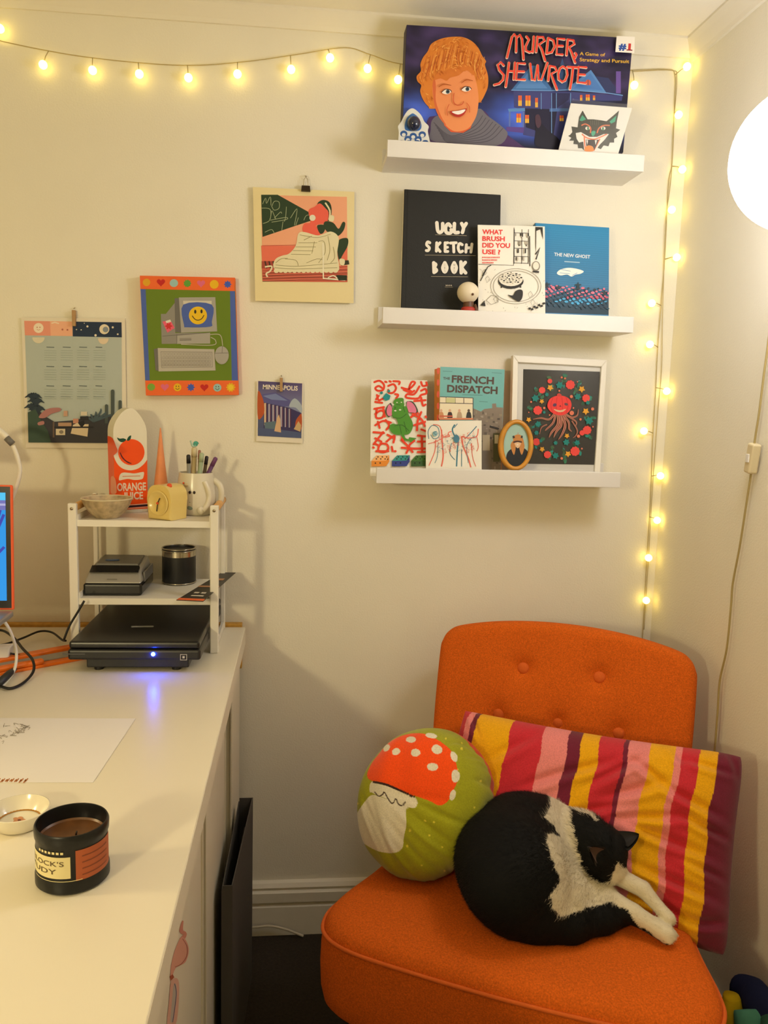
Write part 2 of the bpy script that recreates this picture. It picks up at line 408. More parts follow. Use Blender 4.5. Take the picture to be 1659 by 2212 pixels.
# ------------------------------------------------------------------ striped cushion
cp0 = ch(0, .30, .45); ct = ch(0, .14, .74)-cp0; cn = np.cross(np.array([CU[0], CU[1], 0]), ct); cn /= np.linalg.norm(cn)
if cn[1] > 0: cn = -cn
CPL = Plane(cp0+cn*.012, cn)
Q = [CPL.hit(*p) for p in ((1003, 1533), (1612, 1628), (1574, 2078), (905, 1842))]
cush = thing('striped_cushion', (Q[2]+Q[3])/2, 'rectangular cushion with red, pink, yellow and maroon stripes leaning on the chair back', 'cushion')
RED, PINK, YEL, MAR = '#c22c38', '#e08280', '#e3a30c', '#6e1f35'
STR = [(.03, RED), (.055, PINK), (.075, MAR), (.208, YEL), (.327, RED), (.416, PINK), (.460, MAR), (.522, YEL), (.604, RED), (.620, MAR), (.690, PINK), (.772, YEL), (.794, PINK), (.851, RED), (.911, YEL), (2, MAR)]
nu, nv = 360, 130
uu, vv = np.meshgrid(np.linspace(0, 1, nu+1), np.linspace(0, 1, nv+1)); uu = uu.ravel(); vv = vv.ravel()
def bil(u, v):
    u = u[:, None]; v = v[:, None]; return (Q[0]*(1-u)+Q[1]*u)*(1-v)+(Q[3]*(1-u)+Q[2]*u)*v
cu_, cv_ = 2*uu-1, 2*vv-1
rc_ = np.where(cu_ > 0, .035, .012)*(np.abs(cu_*cv_)**7)
ue = .5+.5*cu_*(1-.030*(1-cv_**2)-rc_); ve = .5+.5*cv_*(1-.055*(1-cu_**2)-rc_*1.3)
Pb = bil(ue, ve)
TH = .062*np.maximum(0, (1-cu_**6)*(1-cv_**4))**.55
wr = np.zeros_like(uu)
for (a, b, ang, L, wdt, amp) in ((.90, .10, .15, .20, .012, -.007), (.86, .30, .3, .22, .014, -.007), (.92, .42, .25, .16, .012, -.008), (.80, .52, .15, .30, .016, -.008), (.93, .62, .2, .16, .012, -.007), (.85, .72, .12, .25, .014, -.008), (.95, .85, -.3, .15, .014, -.010), (.80, .86, .05, .2, .013, -.006), (.66, .3, -.5, .2, .018, -.007), (.60, .2, -.7, .18, .016, -.007), (.5, .22, -.5, .2, .018, -.006), (.36, .35, -.6, .16, .018, -.005), (.70, .18, .5, .14, .014, -.006), (.97, .05, 1.2, .12, .012, -.008), (.05, .06, 1.0, .12, .010, -.009), (.74, .42, -.25, .22, .014, -.006), (.55, .45, -.4, .2, .015, -.006), (.78, .05, .9, .12, .012, -.005), (.22, .2, -.8, .2, .02, -.005)):
    x = (uu-a)*1.0; y = (vv-b)*.62; p = x*math.cos(ang)+y*math.sin(ang); q = -x*math.sin(ang)+y*math.cos(ang)
    amp = amp*1.7; wr += amp*np.exp(-(q/wdt)**2)*np.exp(-(p/(L*.5))**2) - .55*amp*np.exp(-((q-1.9*wdt)/wdt)**2)*np.exp(-(p/(L*.5))**2)
edge = (1-cu_**8)*(1-cv_**8)
front = Pb + cn*(TH+wr*edge)[:, None]; back = Pb - cn*(TH*.55)[:, None]
us = uu+.004*np.sin(vv*9+uu*5)+.003*np.sin(vv*23)
cc = np.zeros((len(uu), 3)); prev = -9
for t, c in STR: m_ = (us > prev) & (us <= t); cc[m_] = lin(c); prev = t
idx = lambda i, j: j*(nu+1)+i
ff = [(idx(i, j), idx(i, j+1), idx(i+1, j+1), idx(i+1, j)) for j in range(nv) for i in range(nu)]
n0 = len(uu); fb = [tuple(n0+t for t in f[::-1]) for f in ff]
co = mesh('cover', np.vstack([front, back]), ff+fb, vcol_mat('cushion_cotton', .9, bump=.35, bscale=900, sheen=.15, spec=.15, var=.12), cush, True, cols=np.vstack([cc, cc]))
# ------------------------------------------------------------------ mushroom plush
def in_poly(P, poly):
    x, y = P[:, 0], P[:, 1]; r = np.zeros(len(P), bool); n = len(poly); j = n-1
    for i in range(n):
        xi, yi = poly[i]; xj, yj = poly[j]
        c = ((yi > y) != (yj > y)) & (x < (xj-xi)*(y-yi)/(yj-yi+1e-12)+xi); r ^= c; j = i
    return r
cH = crop(660, 1320, 1.6607)
mc = onZ(.577, 920, 1733)
mz = np.array([-.62, -1.0, .42]); mz /= np.linalg.norm(mz)
mx = np.cross([0, 0, 1], mz)*-1; mx = np.cross(mz, np.array([0, 0, 1.])); mx = -mx if mx[0] < 0 else mx; mx /= np.linalg.norm(mx)
my = np.cross(mz, mx); my = my if my[2] > 0 else -my
tl = math.radians(-18); mx, my = mx*math.cos(tl)+my*math.sin(tl), -mx*math.sin(tl)+my*math.cos(tl)
nA, nB = 460, 300
TH_, PH_ = np.meshgrid(np.arange(nA)*2*math.pi/nA, np.arange(nB+1)*math.pi/nB); TH_ = TH_.ravel(); PH_ = PH_.ravel()
cw = np.cos(PH_); sw = np.maximum(np.sin(PH_), 0); w_l = np.sign(cw)*np.abs(cw)**.75; r_l = sw**.72
kf = np.ones_like(TH_)
for _ in range(46):     # gathered side folds, strongest where the cover is drawn in
    t0 = rng.uniform(-1.7, 1.5); wd_ = rng.uniform(.035, .085); am = rng.choice([-1, -1, 1])*rng.uniform(.010, .024); w0 = rng.uniform(-.25, .35)
    dth = (TH_-t0-.3*w_l+math.pi) % (2*math.pi)-math.pi
    kf += am*np.exp(-(dth/wd_)**2)*np.exp(-((w_l-w0)/.30)**2)
X_ = .122*r_l*kf*np.cos(TH_); Y_ = .136*r_l*kf*np.sin(TH_); W_ = .092*w_l+.003*np.sin(9*X_/.1+5*Y_/.1)*r_l
for (a_, b_, an, L_, wd_, am) in ((-.05, -.075, -.6, .05, .006, .004), (-.03, -.06, -.7, .05, .006, -.004), (-.06, -.05, -.5, .04, .005, -.003), (.04, -.06, -.3, .06, .007, -.004), (.05, -.03, -.2, .06, .007, .004), (.06, .02, .1, .05, .006, -.004), (.03, -.09, -.5, .05, .006, .004), (.06, -.01, -.1, .05, .006, -.003), (.02, .03, .4, .06, .008, -.002)):
    pp = (X_-a_)*math.cos(an)+(Y_-b_)*math.sin(an); qq = -(X_-a_)*math.sin(an)+(Y_-b_)*math.cos(an); W_ += np.where(w_l > 0, am*np.exp(-(pp/L_)**2-(qq/wd_)**2), 0)
V = mc+X_[:, None]*mx+Y_[:, None]*my+W_[:, None]*mz; loc = np.stack([X_, Y_, w_l], 1)
V = np.array(V); loc = np.array(loc)
Fc = [(j*nA+i, (j+1)*nA+i, (j+1)*nA+(i+1) % nA, j*nA+(i+1) % nA) for j in range(nB) for i in range(nA)]
px = (proj(V)-np.array([660, 1320]))*1.6607
px[:, 0] += 2.0*np.sin(px[:, 1]/14); frontm = loc[:, 2] > -.05
C = np.tile(lin('#9a9a1c'), (len(V), 1))
for k in range(70):
    a, b = rng.uniform(150, 690), rng.uniform(400, 960); s_ = rng.uniform(2.5, 5)
    C[np.hypot(px[:, 0]-a, px[:, 1]-b) < s_] = lin('#d8c53c')
C[loc[:, 2] < -.12] = lin('#c8401c')
def paint(poly, c):
    C[in_poly(px, [tuple(p) for p in catmull(poly, 5, True)]) & frontm] = lin(c)
def spot(x, y, rx, ry, c, rot=0):
    dx, dy = px[:, 0]-x, px[:, 1]-y; a = dx*math.cos(rot)+dy*math.sin(rot); b = -dx*math.sin(rot)+dy*math.cos(rot)
    C[((a/rx)**2+(b/ry)**2 < 1) & frontm] = lin(c)
def line(pts, w, c):
    pts = catmull(pts, 6)
    for a, b in zip(pts[:-1], pts[1:]):
        d = b-a; t = np.clip(((px-a)@d)/(d@d+1e-9), 0, 1); C[(np.linalg.norm(px-a-t[:, None]*d, axis=1) < w) & frontm] = lin(c)
paint([(237, 660), (300, 680), (358, 695), (357, 790), (345, 850), (310, 868), (250, 858), (198, 822), (178, 770), (192, 715)], '#ddd4c0')
paint([(238, 612), (290, 622), (345, 648), (396, 672), (392, 706), (350, 698), (320, 694), (285, 672), (240, 652), (232, 645)], '#ddd4c0')
paint([(222, 600), (238, 548), (285, 485), (350, 446), (425, 440), (495, 475), (535, 525), (547, 590), (530, 650), (488, 697), (440, 680), (385, 660), (300, 625)], '#f04e12')
line([(244, 613), (300, 626), (388, 666)], 4, '#3a2420')
line([(250, 650), (262, 664), (276, 658), (284, 650), (296, 676), (310, 690), (322, 674), (330, 690), (344, 698), (356, 686)], 2.2, '#4a3a30')
for s_ in ((380, 461, 18, 11, 0), (323, 504, 15, 12, -.4), (393, 508, 17, 14, 0), (470, 496, 19, 17, .2), (457, 559, 20, 14, 0), (537, 592, 15, 23, 0), (532, 522, 11, 20, -.5), (528, 660, 10, 20, .4), (290, 491, 9, 15, .7), (452, 447, 22, 9, .2)):
    spot(s_[0], s_[1], s_[2], s_[3], '#ddd4c0', s_[4])
mush = thing('mushroom_plush', (mc[0], mc[1], .462), 'round olive green plush pillow printed with an orange toadstool', 'plush pillow')
mo = mesh('cover', V, Fc, vcol_mat('plush_cotton', .9, bump=.35, bscale=500, sheen=.2, spec=.15, var=.1), mush, True, cols=C)

# ------------------------------------------------------------------ sleeping cat
def surface_nets(Fv, org, h):
    s = Fv < 0; nx, ny, nz = Fv.shape
    acc = np.zeros((nx-1, ny-1, nz-1, 3)); cnt = np.zeros((nx-1, ny-1, nz-1))
    corners = [(0, 0, 0), (1, 0, 0), (0, 1, 0), (1, 1, 0), (0, 0, 1), (1, 0, 1), (0, 1, 1), (1, 1, 1)]
    sl = lambda A, c: A[c[0]:nx-1+c[0], c[1]:ny-1+c[1], c[2]:nz-1+c[2]]
    for a in range(8):
        for b in range(a+1, 8):
            d = [corners[b][k]-corners[a][k] for k in range(3)]
            if sum(map(abs, d)) != 1: continue
            fa, fb = sl(Fv, corners[a]), sl(Fv, corners[b]); m = (fa < 0) != (fb < 0)
            t = np.where(m, fa/np.where(m, fa-fb, 1), 0)
            for k in range(3): acc[..., k] += np.where(m, corners[a][k]+t*d[k], 0)
            cnt += m
    act = cnt > 0; ids = -np.ones(act.shape, int); ids[act] = np.arange(act.sum())
    I = np.argwhere(act); P = org+h*(I+acc[act]/cnt[act][:, None])
    Fq = []
    for ax in range(3):
        A = s.take(range(Fv.shape[ax]-1), ax); B = s.take(range(1, Fv.shape[ax]), ax)
        e = np.argwhere(A != B); o1, o2 = [k for k in range(3) if k != ax]
        e = e[(e[:, o1] > 0) & (e[:, o2] > 0) & (e[:, o1] < act.shape[o1]) & (e[:, o2] < act.shape[o2])]
        q = []
        for d1, d2 in ((-1, -1), (0, -1), (0, 0), (-1, 0)):
            f = e.copy(); f[:, o1] += d1; f[:, o2] += d2; q.append(ids[f[:, 0], f[:, 1], f[:, 2]])
        q = np.stack(q, 1); flip = A[tuple(e.T)] if ax != 1 else ~A[tuple(e.T)]
        q[~flip] = q[~flip][:, ::-1]; Fq.append(q)
    return P, np.vstack(Fq)
def smin(a, b, k):
    h = np.clip(.5+.5*(b-a)/k, 0, 1); return b*(1-h)+a*h-k*h*(1-h)
SEAT = .461
def cz(x, y, z): return onZ(z, x, y)
CAT = [  # (p0, r0, p1, r1, blend)
    (cz(1100, 1902, .538), .077, cz(1092, 1858, .543), .079, .03),
    (cz(1092, 1858, .543), .079, cz(1127, 1818, .548), .077, .03),
    (cz(1127, 1818, .548), .077, cz(1182, 1800, .544), .064, .03),
    (cz(1130, 1880, .538), .080, cz(1160, 1868, .532), .068, .03),
    (cz(1135, 1945, .510), .058, cz(1165, 1960, .503), .048, .03),
    (cz(1182, 1803, .540), .060, cz(1215, 1852, .526), .048, .03),
    (cz(1215, 1852, .526), .046, cz(1220, 1925, .508), .042, .03),
    (cz(1220, 1938, .506), .036, cz(1262, 1928, .506), .029, .015),
    (cz(1212, 1782, .560), .034, cz(1258, 1802, .574), .040, .012),
    (cz(1266, 1813, .576), .042, cz(1302, 1836, .572), .041, .010),
    (cz(1300, 1850, .563), .035, cz(1322, 1878, .545), .023, .010),
    (cz(1334, 1880, .540), .014, cz(1341, 1894, .532), .013, .008),
    (cz(1155, 1988, .490), .032, cz(1230, 1993, .486), .032, .02),
    (cz(1230, 1993, .486), .030, cz(1300, 1981, .485), .025, .012),
    (cz(1300, 1981, .485), .025, cz(1348, 1970, .483), .021, .012),
    (cz(1258, 1928, .508), .026, cz(1310, 1943, .504), .020, .010),
    (cz(1310, 1943, .504), .020, cz(1367, 1974, .493), .0160, .005),
    (cz(1367, 1974, .493), .0160, cz(1416, 2003, .481), .0138, .005),
    (cz(1416, 2003, .481), .0138, cz(1438, 2017, .477), .0150, .004),
    (cz(1335, 1893, .532), .0145, cz(1388, 1920, .522), .0135, .003),
    (cz(1388, 1920, .522), .0135, cz(1423, 1960, .503), .0100, .002),
    (cz(1423, 1960, .503), .0100, cz(1444, 1983, .494), .0108, .002),
    (cz(1446, 2010, .480), .0068, cz(1455, 2018, .476), .0066, .0015),
    (cz(1440, 2017, .477), .0070, cz(1451, 2026, .474), .0068, .0015),
    (cz(1433, 2024, .475), .0066, cz(1444, 2033, .472), .0064, .0015),
    (cz(1448, 1982, .494), .0052, cz(1454, 1990, .490), .0052, .0015),
]
pts = np.array([p for c in CAT for p in (c[0], c[2])]); lo = pts.min(0)-.11; hi = pts.max(0)+.11; hh = .0031
gx, gy, gz = [np.arange(lo[k], hi[k], hh) for k in range(3)]
GX, GY, GZ = np.meshgrid(gx, gy, gz, indexing='ij'); D = None
G = np.stack([GX, GY, GZ], -1)
for p0, r0, p1, r1, k in CAT:
    d = p1-p0; t = np.clip(((G-p0)@d)/(d@d), 0, 1); dd = np.linalg.norm(G-p0-t[..., None]*d, axis=-1)-(r0+(r1-r0)*t)
    D = dd if D is None else smin(D, dd, k)
tocam = CAM-cz(1300, 1840, .56); tocam /= np.linalg.norm(tocam)
# lie flat on the seat
D = np.maximum(D, (SEAT+.001)-GZ)
# toes
P, Fq = surface_nets(D, lo, hh)
def smooth_mesh(P, Fq, it, lam=.5):
    E_ = np.vstack([Fq[:, [0, 1]], Fq[:, [1, 2]], Fq[:, [2, 3]], Fq[:, [3, 0]]]); E_ = np.vstack([E_, E_[:, ::-1]])
    n = np.bincount(E_[:, 0], minlength=len(P)).astype(float)
    for k in range(it):
        S = np.stack([np.bincount(E_[:, 0], P[E_[:, 1], c], len(P)) for c in range(3)], 1)/n[:, None]; P = P+(S-P)*(lam if k % 2 == 0 else -lam*.9)
    return P
P = smooth_mesh(P, Fq, 8)
def catcol(P, jit=0):
    px = (proj(P)-np.array([960, 1680]))*3.0722
    px = px+np.stack([14*np.sin(px[:, 1]/19+np.sin(px[:, 0]/23)*2), 9*np.sin(px[:, 0]/21)], 1)*.45
    if jit: px = px+rng.normal(0, jit, px.shape)
    white = in_poly(px, [(690, 110), (760, 105), (830, 170), (845, 270), (870, 380), (890, 480), (915, 590), (970, 660), (1050, 700), (1110, 690), (1125, 590), (1150, 560), (1200, 600), (1260, 610), (1420, 740), (1550, 930), (1600, 1050), (1500, 1120), (1380, 1050), (1250, 950), (1215, 880), (1100, 825), (950, 862), (880, 885), (820, 920), (770, 920), (720, 865), (705, 790), (770, 690), (740, 600), (690, 480), (680, 380), (720, 370), (775, 390), (735, 330), (660, 262), (712, 190)])
    white |= in_poly(px, [(830, 175), (930, 195), (1030, 275), (1010, 285), (920, 225), (840, 205)])
    c = np.tile(lin('#0a0a0b'), (len(P), 1)); c[white] = lin('#d9cdb4')
    e = np.hypot((px[:, 0]-975)/34, (px[:, 1]-482)/36); return c, white
cC, cw_ = catcol(P)
catb = np.array([P[:, 0].mean(), P[:, 1].mean(), SEAT])
cat = thing('cat', catb, 'black and white cat asleep curled up on the orange chair', 'cat')
FURM = vcol_mat('cat_fur', .75, bump=.25, bscale=350, sheen=0, spec=.2)
body = mesh('body', P, Fq, FURM, cat, True, cols=cC)
# fine fur
bm = bmesh.new(); bm.from_mesh(body.data); bmesh.ops.recalc_face_normals(bm, faces=bm.faces); bm.to_mesh(body.data); bm.free()
body.data.update()
nP = len(body.data.vertices); VN = np.zeros(nP*3); body.data.vertices.foreach_get('normal', VN); VN = VN.reshape(-1, 3)
VP = np.zeros(nP*3); body.data.vertices.foreach_get('co', VP); VP = VP.reshape(-1, 3)+catb
if ((VP-P.mean(0))*VN).sum() < 0: VN = -VN
N = 60000; fi = rng.integers(0, len(Fq), N); w = rng.random((N, 2))
A, B, Cq, Dq = [Fq[fi, k] for k in range(4)]
pos = (VP[A]*(1-w[:, :1])+VP[B]*w[:, :1])*(1-w[:, 1:])+(VP[Dq]*(1-w[:, :1])+VP[Cq]*w[:, :1])*w[:, 1:]
nr = VN[A]; head = cz(1330, 1880, .55)
fl = pos-head; fl = fl/np.linalg.norm(fl, axis=1)[:, None]; fl[:, 2] -= .25
leg_ = proj(pos)[:, 0] > 1330; fl[leg_] = np.array([.75, -.55, -.2])
fl = fl-nr*(fl*nr).sum(1)[:, None]; fl /= np.linalg.norm(fl, axis=1)[:, None]+1e-9
dr = nr*.38+fl+rng.normal(0, .18, (N, 3)); dr /= np.linalg.norm(dr, axis=1)[:, None]
Ln = np.where(leg_, .004, .0085)*rng.uniform(.6, 1.3, N)
tip = pos+dr*Ln[:, None]; keep = tip[:, 2] > SEAT+.001
sd = np.cross(dr, nr); sd /= np.linalg.norm(sd, axis=1)[:, None]+1e-9; wd = .00032
fc_, _w = catcol(pos, 9)
fc_ *= rng.uniform(.8, 1.15, (N, 1))
V = np.empty((N*3, 3)); V[0::3] = pos-sd*wd-nr*.0005; V[1::3] = pos+sd*wd-nr*.0005; V[2::3] = tip
Cc = np.repeat(fc_, 3, 0); km = np.repeat(keep, 3); V = V[km]; Cc = Cc[km]
fur = mesh('fur', V, np.arange(len(V)).reshape(-1, 3), FURM, cat, False, cols=Cc); fur['kind'] = 'stuff'
# inner ear
def cat_ear(base, tip, wid, face, inner_c):
    ax = tip-base; L = np.linalg.norm(ax); ax = ax/L; f_ = face-ax*(face@ax); f_ /= np.linalg.norm(f_); sd = np.cross(ax, f_); na, nb = 10, 12
    for nm, off, k, m_ in (('ear', 0, 1, mat('ear_black', '#0b0b0c', .8)), ('inner_ear', .0016, .74, mat(*inner_c))):
        V = []; Fc = []
        for lay in (0, -.0016 if nm == 'ear' else -.0004):
            for a_ in range(na+1):
                t = a_/na; w = wid*k*max(0, 1-t**1.3)**.75
                for b_ in range(nb+1):
                    u = 2*b_/nb-1; V.append(base+ax*(t*L*(k if nm == 'ear' else .84)-.004*(nm == 'ear'))+sd*u*w+f_*(off+lay+wid*.55*u*u*(1-.6*t)))
        n1 = (na+1)*(nb+1)
        for q in range(2):
            for a_ in range(na):
                for b_ in range(nb): Fc.append((q*n1+a_*(nb+1)+b_, q*n1+a_*(nb+1)+b_+1, q*n1+(a_+1)*(nb+1)+b_+1, q*n1+(a_+1)*(nb+1)+b_))
        mesh(nm, V, Fc, m_, cat, True)
cat_ear(cz(1344, 1822, .590), cz(1384, 1802, .600), .019, np.array([.2, -.35, .9]), ('inner_ear_dark', '#191312', .8))
cat_ear(cz(1287, 1846, .604), cz(1266, 1826, .624), .0165, np.array([.35, -.8, .5])+.9*tocam, ('inner_ear_skin', '#4a352c', .8))
def claw(x, y, z, r): return sphere_geo(cz(x, y, z), r, 10, 8)

# ------------------------------------------------------------------ picture ledges
LEDGE = []
for (x0, x1, zl, lab) in ((.166, .716, 1.842, 'white picture ledge under the board game box'), (.166, .717, 1.5055, 'white picture ledge holding the black sketchbook'), (.162, .711, 1.165, 'white picture ledge holding the framed pumpkin print')):
    t = thing('picture_ledge', ((x0+x1)/2, 0, zl-.034), lab, 'shelf', 'white picture ledges')
    box('base_board', x0, x1, -.108, -.012, zl-.034, zl-.022, WHITE, t, .0008)
    box('back_rail', x0, x1, -.012, 0, zl-.034, zl+.012, WHITE, t, .0008)
    box('front_lip', x0, x1, -.12, -.108, zl-.034, zl, WHITE, t, .0012)
    LEDGE.append(zl-.022)

def card(name, plane, quad, zb, thick, m, label, cat, group=None, cf=None, bevel=0, partname='cover'):
    """quad TL,TR,BR,BL in pixels; the two lower corners are run down to z=zb"""
    q = [plane.hit(*(cf(*p) if cf else p)) for p in quad]
    if zb is not None:
        for a, b in ((0, 3), (1, 2)):
            k = (q[a][2]-zb)/(q[a][2]-q[b][2]); q[b] = q[a]+(q[b]-q[a])*k
    base = (q[2]+q[3])/2 - plane.n*thick/2
    t = thing(name, base, label, cat, group)
    slab(partname, q, plane.n, thick, m, t, bevel)
    return t, q

# ---- top ledge: board game box
cA = crop(800, 20, 2.592); cA2 = crop(860, 40, 6.144); cA3 = crop(1060, 60, 4.879)
zb = LEDGE[0]
pl = lean(-.072, zb, -.088, zb+.28)
SIDE = mat('box_card', '#2b2440', .6)
box_t, q = card('board_game_box', pl, ((203, 86), (1472, 161), (1413, 805), (176, 735)), zb+.001, .045, SIDE, 'dark blue board game box with a ginger-haired woman beside a lit mansion', 'board game', cf=cA, bevel=.001, partname='box')
a = Art(pl, cA)
def sky(u, v):
    n = noise2(u*1.6, v*1.2, 3)
    c = mixc('#15132a', '#4b3a6e', .35+.45*n) if v < .55 else mixc('#15132a', '#27418a', .2+.25*n+1.0*(v-.5))
    g = math.exp(-((u-.08)/.14)**2-((v-.75)/.16)**2)+math.exp(-((u-.56)/.16)**2-((v-.75)/.2)**2)
    b = mixc('#000000', '#3f5ec0', min(1, g)); c = tuple(min(1, c[i]+b[i]*.75) for i in range(3))
    if v > .9: c = tuple(x*(1-(v-.9)*6) for x in c)
    return c
a.grid([(205, 89), (1470, 163), (1415, 803), (178, 733)], 70, 40, sky)
a.cf = cA3
# mansion on the hill
ROOF, ROOF2, WALLB, DK = '#3f6fa8', '#5585bf', '#3b3f78', '#1b1a38'
a.poly([(215, 660), (400, 430), (430, 400), (470, 400), (640, 640), (640, 665)], ROOF); a.poly([(260, 640), (420, 440), (600, 640)], ROOF2)
a.poly([(730, 400), (755, 320), (775, 400), (830, 660), (640, 660)], '#35507f'); a.poly([(800, 640), (1055, 445), (1230, 690), (800, 660)], ROOF2)
a.poly([(1100, 510), (1240, 530), (1380, 710), (1220, 690)], '#2c3560'); a.poly([(870, 640), (1050, 480), (1180, 660)], '#4a78b8')
a.rect(1320, 460, 1370, 690, '#6a4f9c')
a.poly([(240, 665), (830, 675), (1390, 715), (1380, 770), (840, 770), (720, 1200), (340, 1130), (340, 860), (245, 840)], WALLB)
a.poly([(360, 850), (700, 860), (660, 1150), (370, 1050)], DK); a.poly([(640, 690), (840, 690), (820, 760), (650, 880)], '#262752')
a.poly([(180, 855), (360, 845), (360, 880), (190, 885)], '#5585bf'); a.poly([(190, 885), (210, 885), (205, 1040), (190, 1040)], '#5a6fae'); a.poly([(335, 885), (355, 885), (350, 1050), (335, 1050)], '#5a6fae')
a.poly([(165, 1045), (350, 1050), (345, 1110), (165, 1090)], '#59408a'); a.poly([(620, 850), (820, 850), (820, 880), (620, 885)], '#4a6ca6')
for x, y, w, h in ((290, 715, 36, 110), (365, 715, 54, 110), (468, 740, 28, 100), (270, 905, 48, 95), (362, 920, 40, 85), (725, 925, 42, 60), (940, 710, 24, 60), (1000, 705, 42, 65), (1075, 715, 24, 50)):
    a.rect(x, y, x+w, y+h, '#e8b23c'); a.rect(x, y, x+w, y+h*.48, '#e2622c'); a.rect(x+w*.46, y, x+w*.54, y+h, '#4a3a50')
a.ell(1025, 582, 30, 34, '#c8583c'); a.stroke([(1025, 548), (1025, 612)], 6, '#3a3058'); a.rect(990, 606, 1062, 622, '#4a78b8')
for s_ in (([(215, 660), (640, 665), (830, 655), (1230, 690), (1390, 715)], 9), ([(640, 690), (640, 1150)], 7), ([(690, 690), (690, 860)], 7), ([(840, 690), (840, 800)], 7), ([(530, 690), (530, 860)], 6)): a.stroke(s_[0], s_[1], '#6f9bd0')
a.spoly([(480, 940), (530, 1000), (600, 1080), (720, 1180), (720, 1270), (480, 1250), (470, 1100)], '#17152a'); a.spoly([(470, 930), (510, 920), (530, 1010), (500, 1060), (470, 1010)], '#4a3040')
# woman
a.cf = cA2
a.spoly([(400, 1330), (520, 1290), (1080, 1210), (1250, 1370), (1440, 1540), (1640, 1690), (1640, 1730), (420, 1640), (380, 1500)], '#4a2f5e')
a.spoly([(450, 1350), (560, 1290), (800, 1400), (1060, 1200), (1180, 1290), (1380, 1440), (1450, 1550), (1300, 1690), (800, 1660), (440, 1620), (430, 1480)], '#6b6770')
for k in range(7): a.stroke([(470+20*k, 1380+35*k), (700, 1560+15*k), (1000+30*k, 1440+32*k), (1120+45*k, 1290+28*k)], 10, '#4c4a54', smooth=5)
a.poly([(590, 1300), (1010, 1300), (960, 1460), (860, 1520), (700, 1510), (610, 1420)], '#d85a30')
HAIR = '#d9802c'
a.spoly([(245, 770), (300, 700), (295, 610), (330, 520), (390, 440), (440, 340), (560, 275), (700, 248), (850, 250), (970, 300), (1060, 390), (1115, 500), (1165, 570), (1150, 620), (1190, 760), (1190, 900), (1150, 1010), (1095, 1110), (1060, 1120), (480, 1200), (400, 1170), (330, 1080), (292, 970), (305, 890), (258, 840)], HAIR)
a.spoly([(455, 900), (480, 800), (600, 780), (760, 740), (960, 690), (1020, 800), (1055, 950), (1065, 1100), (1045, 1260), (1000, 1370), (930, 1460), (820, 1500), (720, 1490), (610, 1400), (530, 1290), (485, 1150), (460, 1020)], '#e89058')
a.spoly([(455, 900), (480, 800), (500, 900), (500, 1100), (570, 1300), (640, 1420), (560, 1340), (485, 1170)], '#d2683a')
for k in range(26):
    x = 330+31*k; y0 = 300+abs(k-13)*16
    a.stroke([(x+40, y0+20), (x+10*math.sin(k), y0+190), (x-30+60*(k > 13), y0+330+30*math.sin(k*2))], [4, 16, 3], ['#c46420', '#eaa04a', '#b5561c'][k % 3], smooth=4)
a.spoly([(470, 820), (520, 720), (640, 690), (760, 640), (900, 620), (1010, 700), (1000, 760), (900, 690), (800, 760), (690, 790), (640, 830), (560, 800)], '#d2752a')
_hp = [tuple(p) for p in catmull([(262, 790), (305, 700), (300, 610), (335, 525), (395, 445), (445, 345), (560, 282), (700, 256), (850, 258), (965, 306), (1052, 396), (1108, 505), (1140, 620), (1180, 760), (1180, 900), (1140, 1000), (1090, 1090), (1050, 900), (1010, 740), (940, 680), (760, 730), (600, 775), (485, 800), (462, 900), (470, 1100), (480, 1180), (405, 1160), (340, 1080), (302, 970), (312, 890)], 4, True)]
for k in range(420):
    x, y = rng.uniform(260, 1190), rng.uniform(255, 1170)
    t = math.atan2(y-720, x-740)+1.57+rng.normal(0, .5); r_ = rng.uniform(14, 34); q_ = np.array([(x-r_*math.cos(t), y-r_*math.sin(t)), (x+8*math.sin(t), y-8*math.cos(t)), (x+r_*math.cos(t), y+r_*math.sin(t))])
    if in_poly(q_, _hp).all(): a.stroke([tuple(v) for v in q_], [2, rng.uniform(6, 13), 2], ['#c8681f', '#e89c44', '#b5561a', '#f0b056', '#d67a26'][k % 5], smooth=3)
for sx, ex, ey in ((1, 640, 985), (1, 900, 950)):
    a.spoly([(ex-65, ey+5), (ex-20, ey-30), (ex+40, ey-22), (ex+58, ey+4), (ex+10, ey+30), (ex-35, ey+28)], '#f0e4d4'); a.ell(ex+12, ey-2, 26, 27, '#3c5260'); a.ell(ex+14, ey-4, 12, 13, '#14181c')
    a.stroke([(ex-70, ey+5), (ex-20, ey-34), (ex+42, ey-26), (ex+64, ey)], 11, '#5a2c1c', smooth=4)
a.stroke([(530, 920), (600, 885), (700, 900)], [8, 18, 6], '#b0561c', smooth=4); a.stroke([(830, 870), (900, 825), (985, 840)], [6, 18, 8], '#b0561c', smooth=4)
a.stroke([(735, 1000), (725, 1110), (770, 1160), (840, 1150), (860, 1110)], 11, '#c6522c', smooth=4)
a.spoly([(680, 1245), (760, 1235), (860, 1215), (905, 1205), (870, 1280), (800, 1320), (730, 1300)], '#b22c20'); a.spoly([(705, 1250), (790, 1235), (885, 1218), (850, 1265), (780, 1285)], '#f2ece4')
a.stroke([(670, 1150), (640, 1220), (650, 1300)], 9, '#cc5a30', smooth=3); a.stroke([(900, 1130), (935, 1180), (940, 1260)], 9, '#cc5a30', smooth=3)
